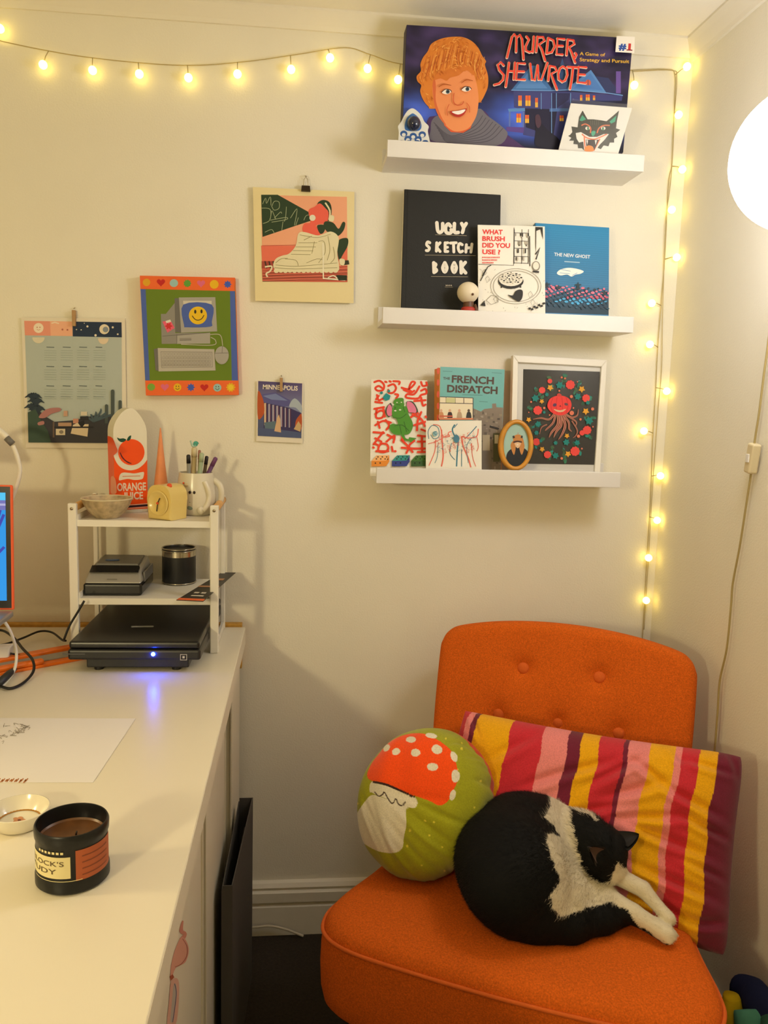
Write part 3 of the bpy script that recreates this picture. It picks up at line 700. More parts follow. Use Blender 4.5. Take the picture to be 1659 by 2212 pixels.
# title lettering
a.cf = cA3
TITLE = [[(162, 328), (214, 112), (238, 84), (262, 112), (258, 268)], [(262, 118), (298, 92), (320, 132), (336, 346)], [(368, 108), (392, 138), (358, 210), (362, 256), (398, 272), (432, 262)], [(444, 108), (432, 272)], [(482, 110), (468, 268)], [(482, 114), (540, 114), (556, 150), (498, 192), (528, 245), (562, 362)], [(594, 124), (576, 286)], [(594, 124), (648, 150), (662, 212), (632, 272), (576, 286)], [(764, 136), (692, 130), (682, 294), (744, 298)], [(686, 206), (746, 208)], [(798, 140), (786, 302)], [(798, 140), (858, 150), (868, 186), (814, 222), (842, 284), (876, 382)], [(878, 284), (890, 300), (874, 332)],
         [(126, 412), (96, 380), (64, 408), (80, 460), (126, 512), (120, 562), (80, 602), (28, 616)], [(182, 384), (166, 510), (148, 634)], [(244, 384), (232, 558)], [(172, 472), (238, 476)], [(348, 394), (272, 390), (258, 560), (348, 562)], [(264, 476), (338, 478)], [(404, 396), (422, 560), (452, 566), (482, 412)], [(482, 412), (492, 560), (522, 562), (584, 386)], [(608, 420), (592, 572)], [(608, 420), (662, 430), (682, 470), (624, 502), (652, 584), (684, 664)], [(745, 425), (785, 450), (793, 510), (770, 570), (738, 586), (702, 560), (697, 500), (715, 445), (745, 425)], [(796, 430), (900, 436)], [(852, 434), (838, 560), (820, 660)], [(990, 436), (912, 430), (898, 592), (982, 600)], [(906, 510), (974, 513)]]
for w_, c_ in ((30, '#f2d8c0'), (19, '#e8412c')):
    for s_ in TITLE:
        a.stroke(s_, w_, c_)
        for p in (s_[0], s_[-1]) + tuple(s_[1:-1]): a.ell(p[0], p[1], w_/2, w_/2, c_, n=10)
a.text('A Game of', (918, 308), (1184, 322), 34, '#e3b22c', .012); a.text('Strategy and Pursuit', (918, 372), (1436, 392), 36, '#e3b22c', .012)
a.poly([(1306, 108), (1496, 118), (1490, 288), (1292, 276)], '#efe8dc')
a.text('#', (1325, 250), (1405, 254), 62, '#2c4fa0', .05); a.text('1', (1424, 252), (1452, 254), 66, '#c9302c', .02); a.stroke([(1330, 215), (1400, 222)], 14, '#2c4fa0'); a.stroke([(1408, 254), (1470, 258)], 12, '#8a2030')
a.build('print', box_t, .35)

# ---- planchette ornament (arched openwork shape with a dark blue glass ball)
pl = lean(-.098, zb, -.092, zb+.08)
cpx = lambda x, y: cA2(x, y)
PLW = mat('planchette_cream', '#dfe0da', .4)
def pxpoly(P, plane, cf): return [plane.hit(*cf(*p)) for p in P]
out = catmull([(0, 1640), (10, 1500), (0, 1430), (40, 1370), (80, 1290), (130, 1220), (190, 1192), (250, 1225), (310, 1290), (350, 1370), (405, 1430), (395, 1500), (425, 1640)], 5)
out = [tuple(p) for p in out]+[(420, 1780), (0, 1770)]
W = pxpoly(out, pl, cpx); n = len(W)
plan = thing('planchette', (np.mean([w[0] for w in W]), -.095, zb), 'pale planchette ornament with a blue glass ball propped against the board game', 'ornament')
V = [w for w in W]+[w-pl.n*.006 for w in W]
mesh('plate', V, [tuple(range(n)), tuple(range(2*n-1, n-1, -1))]+[(i, (i+1) % n, n+(i+1) % n, n+i) for i in range(n)], PLW, plan)
a = Art(pl, cA2)
a.spoly([(85, 1440), (110, 1330), (170, 1270), (210, 1265), (280, 1330), (310, 1430), (270, 1490), (120, 1490)], '#3f6fb5')
for x, y in ((75, 1530), (200, 1560), (320, 1540), (130, 1600), (265, 1605)):
    a.ell(x, y, 48, 42, '#2f5a9c'); a.ell(x, y+14, 26, 24, '#dfe0da')
for x in (40, 140, 250, 360): a.ell(x, 1640, 40, 26, '#2f5a9c')
a.build('print', plan, .4)
bc_ = pl.hit(*cA2(205, 1405)); ball('glass_ball', bc_+pl.n*.004, .0145, mat('blue_glass', '#16203c', .12, coat=.5), plan)

# ---- fox card in a sleeve
pl = lean(-.092, zb, -.116, zb+.14)
fox_t, q = card('fox_card', pl, ((845, 795), (1490, 845), (1352, 1300), (720, 1270)), zb+.001, .002, PAPER, 'white greeting card with a snarling fox face, propped before the board game', 'card', cf=cA3)
a = Art(pl, cA3)
G1, G2 = '#3d3a2c', '#3fa37c'
a.poly([(835, 1130), (860, 1100), (850, 1040), (915, 1050), (930, 940), (968, 872), (1020, 965), (1080, 965), (1160, 975), (1220, 985), (1310, 910), (1352, 872), (1330, 980), (1320, 1060), (1365, 1075), (1320, 1110), (1335, 1150), (1300, 1170), (1300, 1210), (1255, 1210), (1240, 1250), (1190, 1240), (1160, 1280), (1110, 1260), (1080, 1300), (990, 1300), (960, 1270), (920, 1270), (915, 1230), (870, 1225), (875, 1190), (825, 1190), (850, 1160), (815, 1140)], G1)
a.poly([(935, 975), (965, 920), (1005, 965), (960, 985)], G2); a.poly([(1250, 990), (1325, 925), (1310, 990), (1270, 1010)], G2)
a.poly([(895, 1110), (950, 1100), (1040, 1150), (1120, 1150), (1190, 1120), (1245, 1120), (1200, 1180), (1150, 1230), (1100, 1300), (985, 1300), (975, 1200), (930, 1210), (905, 1170)], '#efe6d6')
for s_ in ([(955, 1030), (1000, 1015), (1050, 1050), (1050, 1110)], [(1255, 1030), (1190, 1030), (1140, 1060), (1120, 1110)], [(960, 1120), (1010, 1160), (1090, 1175), (1160, 1150), (1225, 1120)], [(985, 1150), (990, 1230), (1000, 1295)], [(1150, 1170), (1120, 1230), (1085, 1295)]): a.stroke(s_, 13, '#e0764a', smooth=4)
a.ell(1020, 1060, 24, 18, '#efe6d6'); a.ell(1185, 1060, 24, 18, '#efe6d6'); a.ell(1025, 1062, 9, 20, '#2f7a4c'); a.ell(1182, 1064, 9, 20, '#2f7a4c')
a.spoly([(1060, 1100), (1085, 1085), (1105, 1100), (1085, 1140), (1065, 1135)], G2)
a.poly([(1000, 1180), (1140, 1180), (1090, 1290), (1010, 1290)], '#3a2a24'); a.poly([(1005, 1185), (1025, 1185), (1018, 1235)], '#efe6d6'); a.poly([(1120, 1185), (1095, 1185), (1105, 1235)], '#efe6d6')
a.spoly([(990, 1300), (1000, 1255), (1035, 1240), (1075, 1255), (1080, 1300)], '#ee8a2a')
for k in range(5): a.stroke([(1050+22*k, 975), (1054+20*k, 1025)], 6, '#5f5a48')
a.build('print', fox_t, .5)
q2 = [p+pl.n*.0018 for p in q]; up = (q2[0]-q2[3])/np.linalg.norm(q2[0]-q2[3]); q2[0] = q2[0]+up*.008; q2[1] = q2[1]+up*.006
slab('sleeve', q2, pl.n, .0002, glass_mat('clear_film', .12), fox_t)

# ---- middle ledge
cB = crop(800, 380, 2.765); zb = LEDGE[1]
pl = lean(-.064, zb, -.040, zb+.28)
sk_t, q = card('sketchbook', pl, ((203, 78), (780, 112), (768, 815), (182, 785)), zb+.001, .020, mat('black_cloth_cover', '#191918', .7, bump=.3, bscale=400), 'large black sketchbook with bubbly white lettering on the ledge', 'book', cf=cB, bevel=.0015)
slab('page_block', [p-pl.n*.003 + (np.array([-.0006, 0, 0]) if i in (1, 2) else 0) + np.array([0, 0, .0012 if i < 2 else 0]) for i, p in enumerate(q)], pl.n, .014, mat('page_paper', '#e8e0cc', .8), sk_t)
a = Art(pl, cB)
a.stroke([(222, 82), (210, 785)], 3, '#0c0c0c')
CRM = '#ece4d6'
def bubble(strokes, w):
    for s_ in strokes:
        sm = [tuple(p) for p in catmull(s_, 5)] if len(s_) > 2 else s_
        a.stroke(sm, w, CRM)
        for p in (s_[0], s_[-1]): a.ell(p[0], p[1], w/2, w/2, CRM, n=12)
bubble([[(397, 280), (402, 325), (415, 338), (430, 325), (432, 285)], [(478, 300), (465, 287), (450, 305), (452, 335), (470, 343), (484, 335), (482, 322)], [(502, 285), (502, 335), (525, 338)], [(545, 285), (556, 310), (550, 338)], [(572, 285), (556, 310)]], 21)
bubble([[(355, 400), (342, 395), (336, 412), (352, 430), (345, 446), (334, 446)], [(396, 400), (394, 450)], [(416, 400), (398, 425), (416, 452)], [(446, 400), (446, 452)], [(446, 402), (462, 400)], [(446, 428), (460, 427)], [(446, 452), (462, 452)], [(478, 402), (512, 400)], [(496, 402), (498, 455)], [(548, 412), (532, 405), (524, 430), (534, 455), (550, 450)], [(573, 412), (570, 456)], [(573, 432), (590, 430)], [(606, 408), (600, 456)]], 17)
bubble([[(378, 520), (380, 575)], [(378, 525), (390, 530), (382, 548), (394, 565), (380, 577)], [(444, 520), (432, 550), (444, 575), (456, 550), (444, 520)], [(500, 520), (488, 550), (500, 577), (512, 550), (500, 520)], [(540, 515), (542, 580)], [(566, 518), (546, 548), (568, 580)]], 21)
for p, q_ in (((387, 353), (574, 358)), ((325, 474), (628, 478)), ((362, 602), (582, 604))): a.stroke([p, q_], 2.5, '#a89a80')
[a.stroke([(x, 652), (x+5, 658)], 5, '#c8bca4') for x in (450, 460, 470, 480)]; a.stroke([(445, 664), (492, 666)], 2, '#a89a80')
a.build('print', sk_t, .5)

pl = lean(-.092, zb, -.074, zb+.18)
zi_t, q = card('zine', pl, ((642, 292), (1042, 302), (1045, 818), (645, 803)), zb+.001, .003, PAPER, 'cream booklet with red lettering and ink line drawings on the ledge', 'booklet', cf=cB)
a = Art(pl, cB)
for s_, y, x1 in (('WHAT', 347, 790), ('BRUSH', 387, 803), ('DID YOU', 427, 834), ('USE ?', 466, 776)): a.text(s_, (668, y), (x1, y+3), 28, '#e23a35', .035)
for k, (s_, x1) in enumerate((('', 772), ('', 756), ('', 735))): [a.stroke([(x, 487+16*k), (min(x+9, x1), 487.5+16*k)], 8, '#e2625a') for x in range(668, x1-3, 12)]
INK = '#2a2620'; GRY = '#8a8272'
a.stroke([(858, 310), (855, 535), (645, 528)], 3, INK)
for y in (340, 388, 432, 480, 520): a.stroke([(858, y), (945, y+3)], 3, INK)
for x in (860, 905, 944): a.stroke([(x, 320), (x-2, 525)], 3, INK)
for k in range(34):
    y = (344, 392, 437, 484)[k % 4]; x = 865+78*((k*37) % 100)/100; a.rect(x, y, x+5+k % 6, y+16+k % 14, [GRY, INK, '#b8ae9a'][k % 3])
a.stroke([(950, 360), (952, 540)], 5, INK); a.poly([(985, 306), (1028, 308), (1030, 385), (1015, 320), (990, 330), (988, 470), (985, 420)], INK); a.stroke([(985, 470), (1012, 430), (988, 500)], 8, INK)
a.ell(988, 540, 24, 30, GRY); a.ell(988, 538, 18, 23, '#e4dccb'); a.stroke([(968, 572), (1006, 575)], 10, INK)
for rx, ry in ((150, 105), (135, 92)): a.stroke([(868+rx*math.cos(t), 660+ry*math.sin(t)) for t in np.linspace(0, 6.28, 40)], 2.5, GRY, closed=True)
a.ell(838, 630, 76, 46, INK); a.ell(838, 618, 72, 42, '#e4dccb'); a.stroke([(785, 655), (780, 670)], 8, INK); a.stroke([(890, 650), (898, 668)], 8, INK)
for k in range(40): t = k*2.4; r = math.sqrt((k+.5)/40); a.ell(838+66*r*math.cos(t), 612+34*r*math.sin(t), 5+k % 4, 4, [GRY, INK, '#c8bea8'][k % 3], n=8)
a.spoly([(820, 712), (850, 715), (865, 690), (890, 680), (908, 690), (905, 730), (885, 752), (855, 738), (835, 725)], INK)
for x, y in ((955, 690), (970, 740), (750, 720), (700, 600), (680, 560)): a.stroke([(x, y), (x+14, y+22), (x-6, y+40), (x-14, y+14)], 2.5, GRY, closed=True)
a.stroke([(655, 630), (700, 545), (720, 535)], 5, INK); a.stroke([(668, 600), (690, 560)], 8, INK)
a.stroke([(690, 745), (720, 715), (760, 720), (762, 755), (720, 770), (690, 745)], 3, GRY); a.poly([(655, 775), (680, 745), (686, 780)], INK)
for k in range(7): a.poly([(940+14*k, 790-5*k+(k % 2)*10), (954+14*k, 786-5*k+(k % 2)*10), (960+14*k, 796-5*k+(k % 2)*10), (946+14*k, 801-5*k+(k % 2)*10)], INK)
for k in range(60):
    x = 650+390*((k*61) % 100)/100; y = 560+250*((k*29) % 83)/83
    if (x-868)**2/150**2+(y-660)**2/105**2 > 1.1: a.stroke([(x, y), (x+8*math.cos(k), y+8*math.sin(k))], 2, GRY)
a.build('print', zi_t, .6)

# figurine
pl = lean(-.098, zb, -.098, zb+.1); fc = pl.hit(*cB(583, 697)); fr = .0235
fig = thing('figurine', (fc[0], fc[1], zb), 'small figurine with a round cream head in front of the sketchbook', 'figurine')
ball('head', fc, (fr, fr, fr*.96), mat('figurine_cream', '#e4d6ba', .5), fig, 24, 16)
lathe('body', [(0, 0), (.016, 0), (.017, .004), (.013, .016), (.011, fc[2]-zb-.018), (0, fc[2]-zb-.014)], (fc[0]+.002, fc[1], zb), mat('figurine_brown', '#5c3a22', .5), fig, 20)
lathe('scarf', [(.0135, .016), (.0155, .018), (.0155, .028), (.012, .031)], (fc[0]+.002, fc[1], zb), mat('figurine_red', '#b03428', .6), fig, 20)
tube('arm', [(fc[0]+.014, fc[1]-.004, zb+.014), (fc[0]+.019, fc[1]-.006, zb+.026), (fc[0]+.014, fc[1]-.004, zb+.036)], .004, mat('figurine_brown', '#5c3a22'), fig)
ball('nose', fc+np.array([.006, -.0228, -.006]), .0028, mat('figurine_brown', '#5c3a22'), fig, 10, 6)

pl = lean(-.070, zb, -.042, zb+.22)
nb_t, q = card('blue_book', pl, ((985, 280), (1427, 308), (1424, 832), (990, 818)), zb+.001, .018, mat('blue_cover', '#2f7fb0', .5), 'blue paperback with a white hand and a pink crowd, beside the cream booklet', 'book', cf=cB, bevel=.0008)
slab('page_block', [p-pl.n*.0015 + np.array([0, 0, .0008 if i < 2 else 0]) + (np.array([.0006, 0, 0]) if i in (1, 2) else 0) for i, p in enumerate(q)], pl.n, .015, mat('page_paper', '#e8e0cc'), nb_t)
a = Art(pl, cB)
a.grid([(987, 283), (1426, 310), (1423, 830), (989, 815)], 6, 24, lambda u, v: mixc('#2c86b8', '#3a719a', v*1.2) if v < .68 else mixc('#3a719a', '#1e3a4a', (v-.68)*4))
for k in range(26): a.stroke([(1045, 320+13*k), (1424, 345+13*k)], 1.5, '#3a90c0')
a.text('THE NEW GHOST', (1096, 478), (1311, 494), 20, '#e8ecec', .02); a.stroke([(1158, 512), (1250, 518)], 6, '#a8c8d8')
a.spoly([(1114, 578), (1135, 560), (1180, 550), (1230, 555), (1273, 570), (1255, 585), (1225, 590), (1200, 602), (1175, 590), (1140, 595), (1120, 590)], '#f0ece2')
for p in ([(1140, 560), (1195, 570)], [(1130, 580), (1190, 585)], [(1205, 595), (1235, 580)]): a.stroke(p, 2.5, '#3a80ae')
for k in range(150):
    u = ((k*53) % 150)/150; x = 1046+374*u; w = ((k*31) % 100)/100; y = 655+20*u+w*125
    c = '#e0748a' if w < .35 else ('#c2566a' if w < .55 else ('#4aa8d8' if w < .8 else '#244a5e'))
    a.ell(x, y, 6+k % 7, 4+k % 5, c if k % 3 else '#2a3c4a', n=8)
for x, y, h in ((1238, 640, 42), (1052, 640, 30), (1395, 690, 26), (1120, 660, 20)): a.poly([(x-12, y+h), (x, y-8), (x+12, y+h)], '#22343c'); a.stroke([(x-18, y+h*.3), (x+18, y+h*.3)], 8, '#22343c')
a.build('print', nb_t, .5)

# ---- lower ledge
cC_ = crop(780, 740, 2.765); cC2 = crop(1080, 770, 6.9125); cC3 = crop(790, 790, 5.3516); zb = LEDGE[2]
pl = lean(-.094, zb, -.040, zb+.2)
dr_t, q = card('dragon_card', pl, ((65, 155), (712, 168), (688, 1175), (52, 1205)), zb+.001, .002, PAPER, 'tall white card with red squiggles and a green dragon on the ledge', 'card', cf=cC3)
a = Art(pl, cC3); RD = '#e8401f'
SQ = [[(100, 190), (160, 175), (210, 220), (200, 280), (140, 290), (110, 260), (150, 235), (190, 260)], [(225, 185), (240, 190)], [(275, 180), (290, 186)], [(320, 180), (390, 185), (385, 215)], [(260, 235), (320, 215), (350, 260), (320, 310), (270, 315), (260, 280)], [(415, 255), (500, 270), (570, 200), (530, 190), (500, 270), (530, 300)], [(440, 280), (520, 310), (560, 290)], [(640, 190), (660, 235), (710, 225)], [(700, 195), (705, 210)], [(640, 290), (690, 270), (700, 320), (640, 340), (600, 380), (470, 370), (480, 330), (560, 330), (620, 240)], [(130, 340), (150, 400), (200, 380)], [(110, 420), (190, 430)], [(150, 350), (120, 390)], [(560, 410), (690, 400)], [(640, 370), (660, 460), (690, 450)], [(100, 500), (210, 480)], [(130, 500), (120, 600), (190, 600), (210, 540), (170, 520), (110, 560)], [(200, 490), (220, 590)], [(340, 330), (375, 340), (350, 380)], [(110, 690), (200, 640), (290, 660)], [(140, 650), (160, 720)], [(230, 630), (270, 690), (240, 740)], [(90, 770), (210, 780)], [(200, 770), (90, 910)], [(110, 840), (180, 880)], [(170, 900), (240, 910), (260, 960), (220, 1000), (150, 990), (150, 940), (180, 900)], [(100, 900), (140, 920)], [(120, 990), (260, 990)], [(85, 945), (92, 950)], [(240, 880), (330, 810), (320, 890)], [(250, 800), (330, 840)], [(300, 940), (310, 990)], [(335, 990), (345, 992)], [(410, 860), (490, 940), (470, 1010)], [(560, 870), (500, 930), (540, 1000)], [(415, 950), (560, 960)], [(600, 810), (690, 820)], [(645, 815), (650, 1000)], [(600, 1000), (690, 1000)], [(560, 960), (690, 960)], [(600, 880), (690, 880)], [(540, 560), (640, 620), (680, 700)], [(640, 540), (600, 640), (590, 750)], [(560, 690), (690, 650)], [(500, 500), (560, 470), (600, 560)], [(690, 590), (696, 600)], [(420, 830), (430, 870)], [(520, 600), (570, 560)], [(640, 740), (690, 760)]]
for s_ in SQ:
    a.stroke(s_, 24, RD, smooth=4)
    for p in (s_[0], s_[-1]): a.ell(p[0], p[1], 12, 12, RD, n=10)
a.poly([(232, 320), (285, 350), (272, 395), (230, 410), (192, 375)], '#1f8f92'); a.ell(180, 318, 17, 17, '#2a8a8a'); a.ell(266, 298, 16, 16, '#2a8a8a')
GN, GN2 = '#4c8f2a', '#2f5e1c'
a.spoly([(285, 435), (240, 480), (225, 540), (260, 600), (300, 560), (300, 470)], '#3a4a30'); a.spoly([(270, 450), (240, 520), (255, 580), (300, 575), (300, 490)], '#e07a9a')
a.spoly([(470, 420), (540, 420), (590, 490), (600, 540), (560, 550), (500, 545), (480, 480)], '#3a4a30'); a.spoly([(475, 425), (530, 430), (575, 490), (580, 545), (530, 545), (490, 530)], '#e07a9a')
a.spoly([(320, 420), (350, 385), (430, 380), (440, 440), (480, 500), (490, 560), (535, 650), (540, 720), (500, 790), (430, 800), (340, 800), (285, 760), (275, 700), (310, 675), (370, 680), (350, 620), (310, 600), (300, 530), (320, 470)], GN)
a.stroke([(420, 790), (450, 850), (510, 865), (580, 845)], [40, 26, 18, 6], GN, smooth=4); a.poly([(500, 830), (580, 840), (520, 890), (490, 870)], GN)
for s_ in ([(310, 600), (400, 610), (470, 560)], [(340, 480), (330, 540)], [(430, 480), (450, 540)], [(390, 690), (410, 790)], [(440, 650), (470, 770)], [(330, 700), (420, 690), (500, 760)], [(350, 450), (400, 460)]): a.stroke(s_, 7, GN2, smooth=3)
a.ell(360, 430, 9, 6, '#e9e4d4'); a.ell(410, 428, 9, 6, '#e9e4d4'); a.ell(340, 525, 14, 8, '#dfe0d0'); a.ell(395, 515, 14, 8, '#dfe0d0'); a.poly([(310, 470), (300, 440), (330, 455)], '#e9e4d4'); a.poly([(440, 460), (465, 435), (450, 480)], '#e9e4d4'); a.poly([(330, 640), (350, 665), (310, 670)], '#e9e4d4')
for x, top, fr_, dk in ((65, '#eeb070', '#e08a2c', '#3a2a1c'), (300, '#2f8f88', '#33408a', '#14202c'), (520, '#3f6f2a', '#35592a', '#16200f')):
    a.poly([(x+60, 1040), (x+205, 1038), (x+170, 1100), (x, 1105)], top); a.poly([(x, 1105), (x+170, 1100), (x+170, 1165), (x, 1168)], fr_); a.poly([(x+170, 1100), (x+205, 1038), (x+205, 1110), (x+170, 1165)], fr_)
    for i in range(3):
        for j in range(2): a.ell(x+75+50*i-18*j, 1058+24*j, 10, 7, dk, n=8)
    a.ell(x+45, 1130, 9, 9, dk, n=8); a.ell(x+100, 1128, 9, 9, dk, n=8); a.ell(x+188, 1085, 7, 9, dk, n=8)
a.build('print', dr_t, .6)

yw = math.radians(10); n_ = np.array([math.sin(yw), -math.cos(yw), .07]); p_ = onY(-.058, *cC_(660, 450)); pl = Plane(p_, n_)
fd_t, q = card('teal_book', pl, ((468, 150), (856, 162), (838, 800), (462, 800)), zb+.001, .034, mat('orange_spine', '#e08a3c', .5), 'teal book with dark block lettering and an orange spine on the ledge', 'book', cf=cC_, bevel=.0012)
a = Art(pl, cC3)
a.poly([(862, 12), (1606, 44), (1560, 1230), (838, 1225)], '#6fb0ac')
for k in range(9): a.ell(836, 60+k*135, 16, 40, '#d04a1e', n=8)
a.text('FRENCH', (992, 192), (1480, 214), 84, '#4a3320', .035); a.text('DISPATCH', (938, 303), (1522, 326), 84, '#4a3320', .035); a.text('THE', (893, 160), (972, 163), 30, '#4a3320', .02)
a.stroke([(1115, 336), (1350, 342)], 5, '#3f6a66'); a.stroke([(890, 62), (1000, 68)], 5, '#4f7a76'); a.stroke([(1455, 80), (1570, 88)], 5, '#4f7a76'); a.stroke([(1310, 412), (1410, 420)], 5, '#4f7a76')
# townscape and shop front
a.poly([(1236, 490), (1330, 530), (1370, 500), (1460, 490), (1460, 440), (1505, 435), (1510, 480), (1585, 485), (1560, 1230), (1000, 1220), (1236, 620)], '#867868')
for k in range(70):
    x = 1235+330*((k*47) % 100)/100; y = 510+660*((k*31) % 97)/97; a.rect(x, y, x+14+k % 22, y+10+k % 26, ['#6f6356', '#a09282', '#5c5248', '#93866f'][k % 4])
a.poly([(1430, 690), (1540, 720), (1530, 740), (1430, 710)], '#2f2a28'); a.rect(1345, 800, 1430, 980, '#b8a88a'); a.rect(1470, 780, 1545, 1110, '#58583c'); a.rect(1485, 800, 1530, 900, '#c8bc9c'); a.rect(1330, 980, 1450, 1220, '#7a6f60')
a.poly([(855, 362), (1236, 374), (1236, 625), (848, 620)], '#e6d8b8')
for p, q_ in (((852, 430), (1236, 440)), ((855, 360), (1236, 373)), ((1236, 373), (1236, 620)), ((1030, 372), (1030, 435)), ((1130, 375), (1130, 435)), ((925, 366), (925, 435))): a.stroke([p, q_], 8, '#3a2f28')
a.rect(925, 372, 1030, 428, '#c8c48a')
for x, c in ((868, '#c88a5c'), (968, '#3a2420'), (1078, '#b89a78'), (1186, '#2a2a24')):
    a.spoly([(x-28, 612), (x-22, 550), (x-10, 535), (x+12, 535), (x+26, 555), (x+28, 612)], c); a.ell(x, 520, 15, 18, '#d8a888' if x != 1186 else '#5c4a3a')
a.rect(848, 576, 1000, 592, '#c85a3a'); a.rect(848, 605, 1236, 625, '#d8845a')
a.build('print', fd_t, .45)

pl = lean(-.102, zb, -.090, zb+.12)
dw_t, q = card('line_drawing_card', pl, ((388, 466), (720, 465), (720, 752), (387, 750)), zb+.001, .002, PAPER, 'square white card with red and blue sketched figures before the teal book', 'card', cf=cC_)
a = Art(pl, cC_)
R1, B1_ = '#e5705c', '#3f7d92'
for s_, c, w_ in (([(405, 575), (400, 530), (425, 495), (460, 510), (465, 560), (435, 575), (415, 550)], B1_, 4), ([(430, 490), (470, 500), (490, 560), (530, 560)], R1, 5), ([(560, 490), (545, 520), (560, 560), (580, 580), (575, 640), (570, 740)], B1_, 8), ([(555, 510), (575, 485)], B1_, 4), ([(690, 500), (650, 545), (620, 575)], B1_, 5), ([(700, 515), (690, 560), (640, 570), (600, 560)], R1, 6), ([(480, 520), (485, 600), (490, 680), (480, 740)], R1, 8), ([(600, 560), (610, 620), (640, 690), (655, 745)], R1, 8), ([(540, 600), (530, 660), (560, 700)], B1_, 4), ([(445, 580), (440, 650), (405, 735)], R1, 5), ([(460, 600), (455, 680), (440, 720)], B1_, 3), ([(690, 560), (700, 620), (690, 650)], R1, 4), ([(660, 600), (665, 680), (685, 740)], R1, 4), ([(530, 560), (520, 540), (540, 530)], R1, 5), ([(600, 640), (600, 740)], B1_, 4), ([(400, 605), (450, 590), (520, 550)], R1, 4), ([(640, 720), (630, 620), (660, 570)], B1_, 3)):
    a.stroke(s_, w_, c, smooth=4)
for k in range(90):
    x = 440+240*((k*37) % 100)/100; y = 545+110*((k*53) % 89)/89; a.stroke([(x, y), (x+14*math.cos(k*1.7), y+14*math.sin(k*1.7)), (x+10*math.cos(k), y+16*math.sin(k*2.1))], 2, R1 if k % 3 else B1_)
a.ell(568, 575, 18, 24, '#4a7f98'); a.ell(440, 545, 14, 16, '#8ab0b4'); a.stroke([(450, 530), (430, 540), (448, 552)], 4, '#2f6a88')
a.build('print', dw_t, .6)

# white frame with the pumpkin creature
pl = lean(-.044, zb, -.034, zb+.27)
fq = [pl.hit(*cC_(*p)) for p in ((908, 74), (1470, 104), (1428, 768), (893, 768))]
for a_, b_ in ((0, 3), (1, 2)):
    k = (fq[a_][2]-zb-.001)/(fq[a_][2]-fq[b_][2]); fq[b_] = fq[a_]+(fq[b_]-fq[a_])*k
fr_t = thing('framed_print', (fq[2]+fq[3])/2-pl.n*.01, 'white framed print of a red pumpkin creature in a flower wreath', 'picture frame')
iq = [fq[0]+(fq[2]-fq[0])*.058+(fq[1]-fq[0])*.0, fq[1]+(fq[3]-fq[1])*.058, fq[2]+(fq[0]-fq[2])*.058, fq[3]+(fq[1]-fq[3])*.058]
FRM = mat('white_frame', '#efe9dc', .35, bump=.1, bscale=50)
for i in range(4):
    j = (i+1) % 4; A_ = [fq[i], fq[j], iq[j], iq[i]]
    bm = bmesh.new(); f0 = [p+pl.n*0 for p in A_]; f1 = [p-pl.n*.02 for p in A_]; hexa(bm, f1+f0, .0015); bm_obj('frame_side', bm, FRM, fr_t)
slab('mat_board', [p-pl.n*.008 for p in iq], pl.n, .002, mat('mat_board', '#ece6da', .8), fr_t)
slab('backing', [p-pl.n*.012 for p in iq], pl.n, .003, mat('backing_board', '#6a5236', .8), fr_t)
pl2 = Plane(pl.p-pl.n*.0078, pl.n); a = Art(pl2, cC2)
a.poly([(348, 190), (1490, 228), (1452, 1618), (320, 1600)], '#2a2724')
cen = (905, 920)
for k in range(230):
    t = k*.4833; rr = 1+.17*math.sin(k*3.1); x = cen[0]+440*rr*math.cos(t)*.98; y = cen[1]+555*rr*math.sin(t); r_ = 20+(k*7) % 22
    if k % 2: a.ell(x, y, r_, r_*.55, ['#3a7f5c', '#4a6c48', '#2a8a80', '#3c5a40', '#35705a'][k % 5], rot=k*1.3, n=9)
    else: a.stroke([(x, y), (x+26*math.cos(k), y+26*math.sin(k)), (x+40*math.cos(k+.8), y+40*math.sin(k+.8))], 5, '#4a6a44')
def flower(x, y, r, c, n=9): a.star(x, y, r, r*.86, n, c)
for x, y, r in ((1040, 425, 72), (620, 505, 52), (735, 370, 38), (1275, 625, 62), (555, 805, 70), (1290, 1100, 68), (535, 1275, 58), (1110, 1415, 74), (700, 1465, 58), (1215, 1140, 42)): flower(x, y, r, '#e64a42')
for x, y, r in ((740, 468, 52), (1210, 490, 55), (615, 672, 40), (1270, 820, 56), (420, 945, 44), (990, 1185, 42), (620, 1385, 44), (1005, 1455, 52)): a.star(x, y, r, r*.55, 5, '#e0a030', rot=.3)
for x, y, r in ((880, 430, 62), (520, 625, 62), (690, 570, 36), (1150, 600, 58), (1320, 960, 68), (1300, 690, 38), (560, 1010, 52), (535, 1140, 42), (980, 1280, 55), (820, 1480, 55), (1140, 1290, 50), (820, 1290, 36), (650, 835, 26), (600, 1260, 30)): a.star(x, y, r, r*.62, 6, '#1f7f78', rot=.2)
for x, y, r in ((910, 315, 16), (960, 330, 15), (1145, 380, 10), (875, 515, 14), (1055, 600, 24), (455, 680, 15), (650, 770, 18), (1060, 845, 34), (1085, 770, 12), (1190, 940, 18), (1370, 785, 24), (420, 835, 10), (730, 875, 12), (1160, 1190, 24), (910, 1520, 20), (1375, 1050, 12), (1210, 1375, 14)): a.ell(x, y, r, r, '#dc7a5a', n=10)
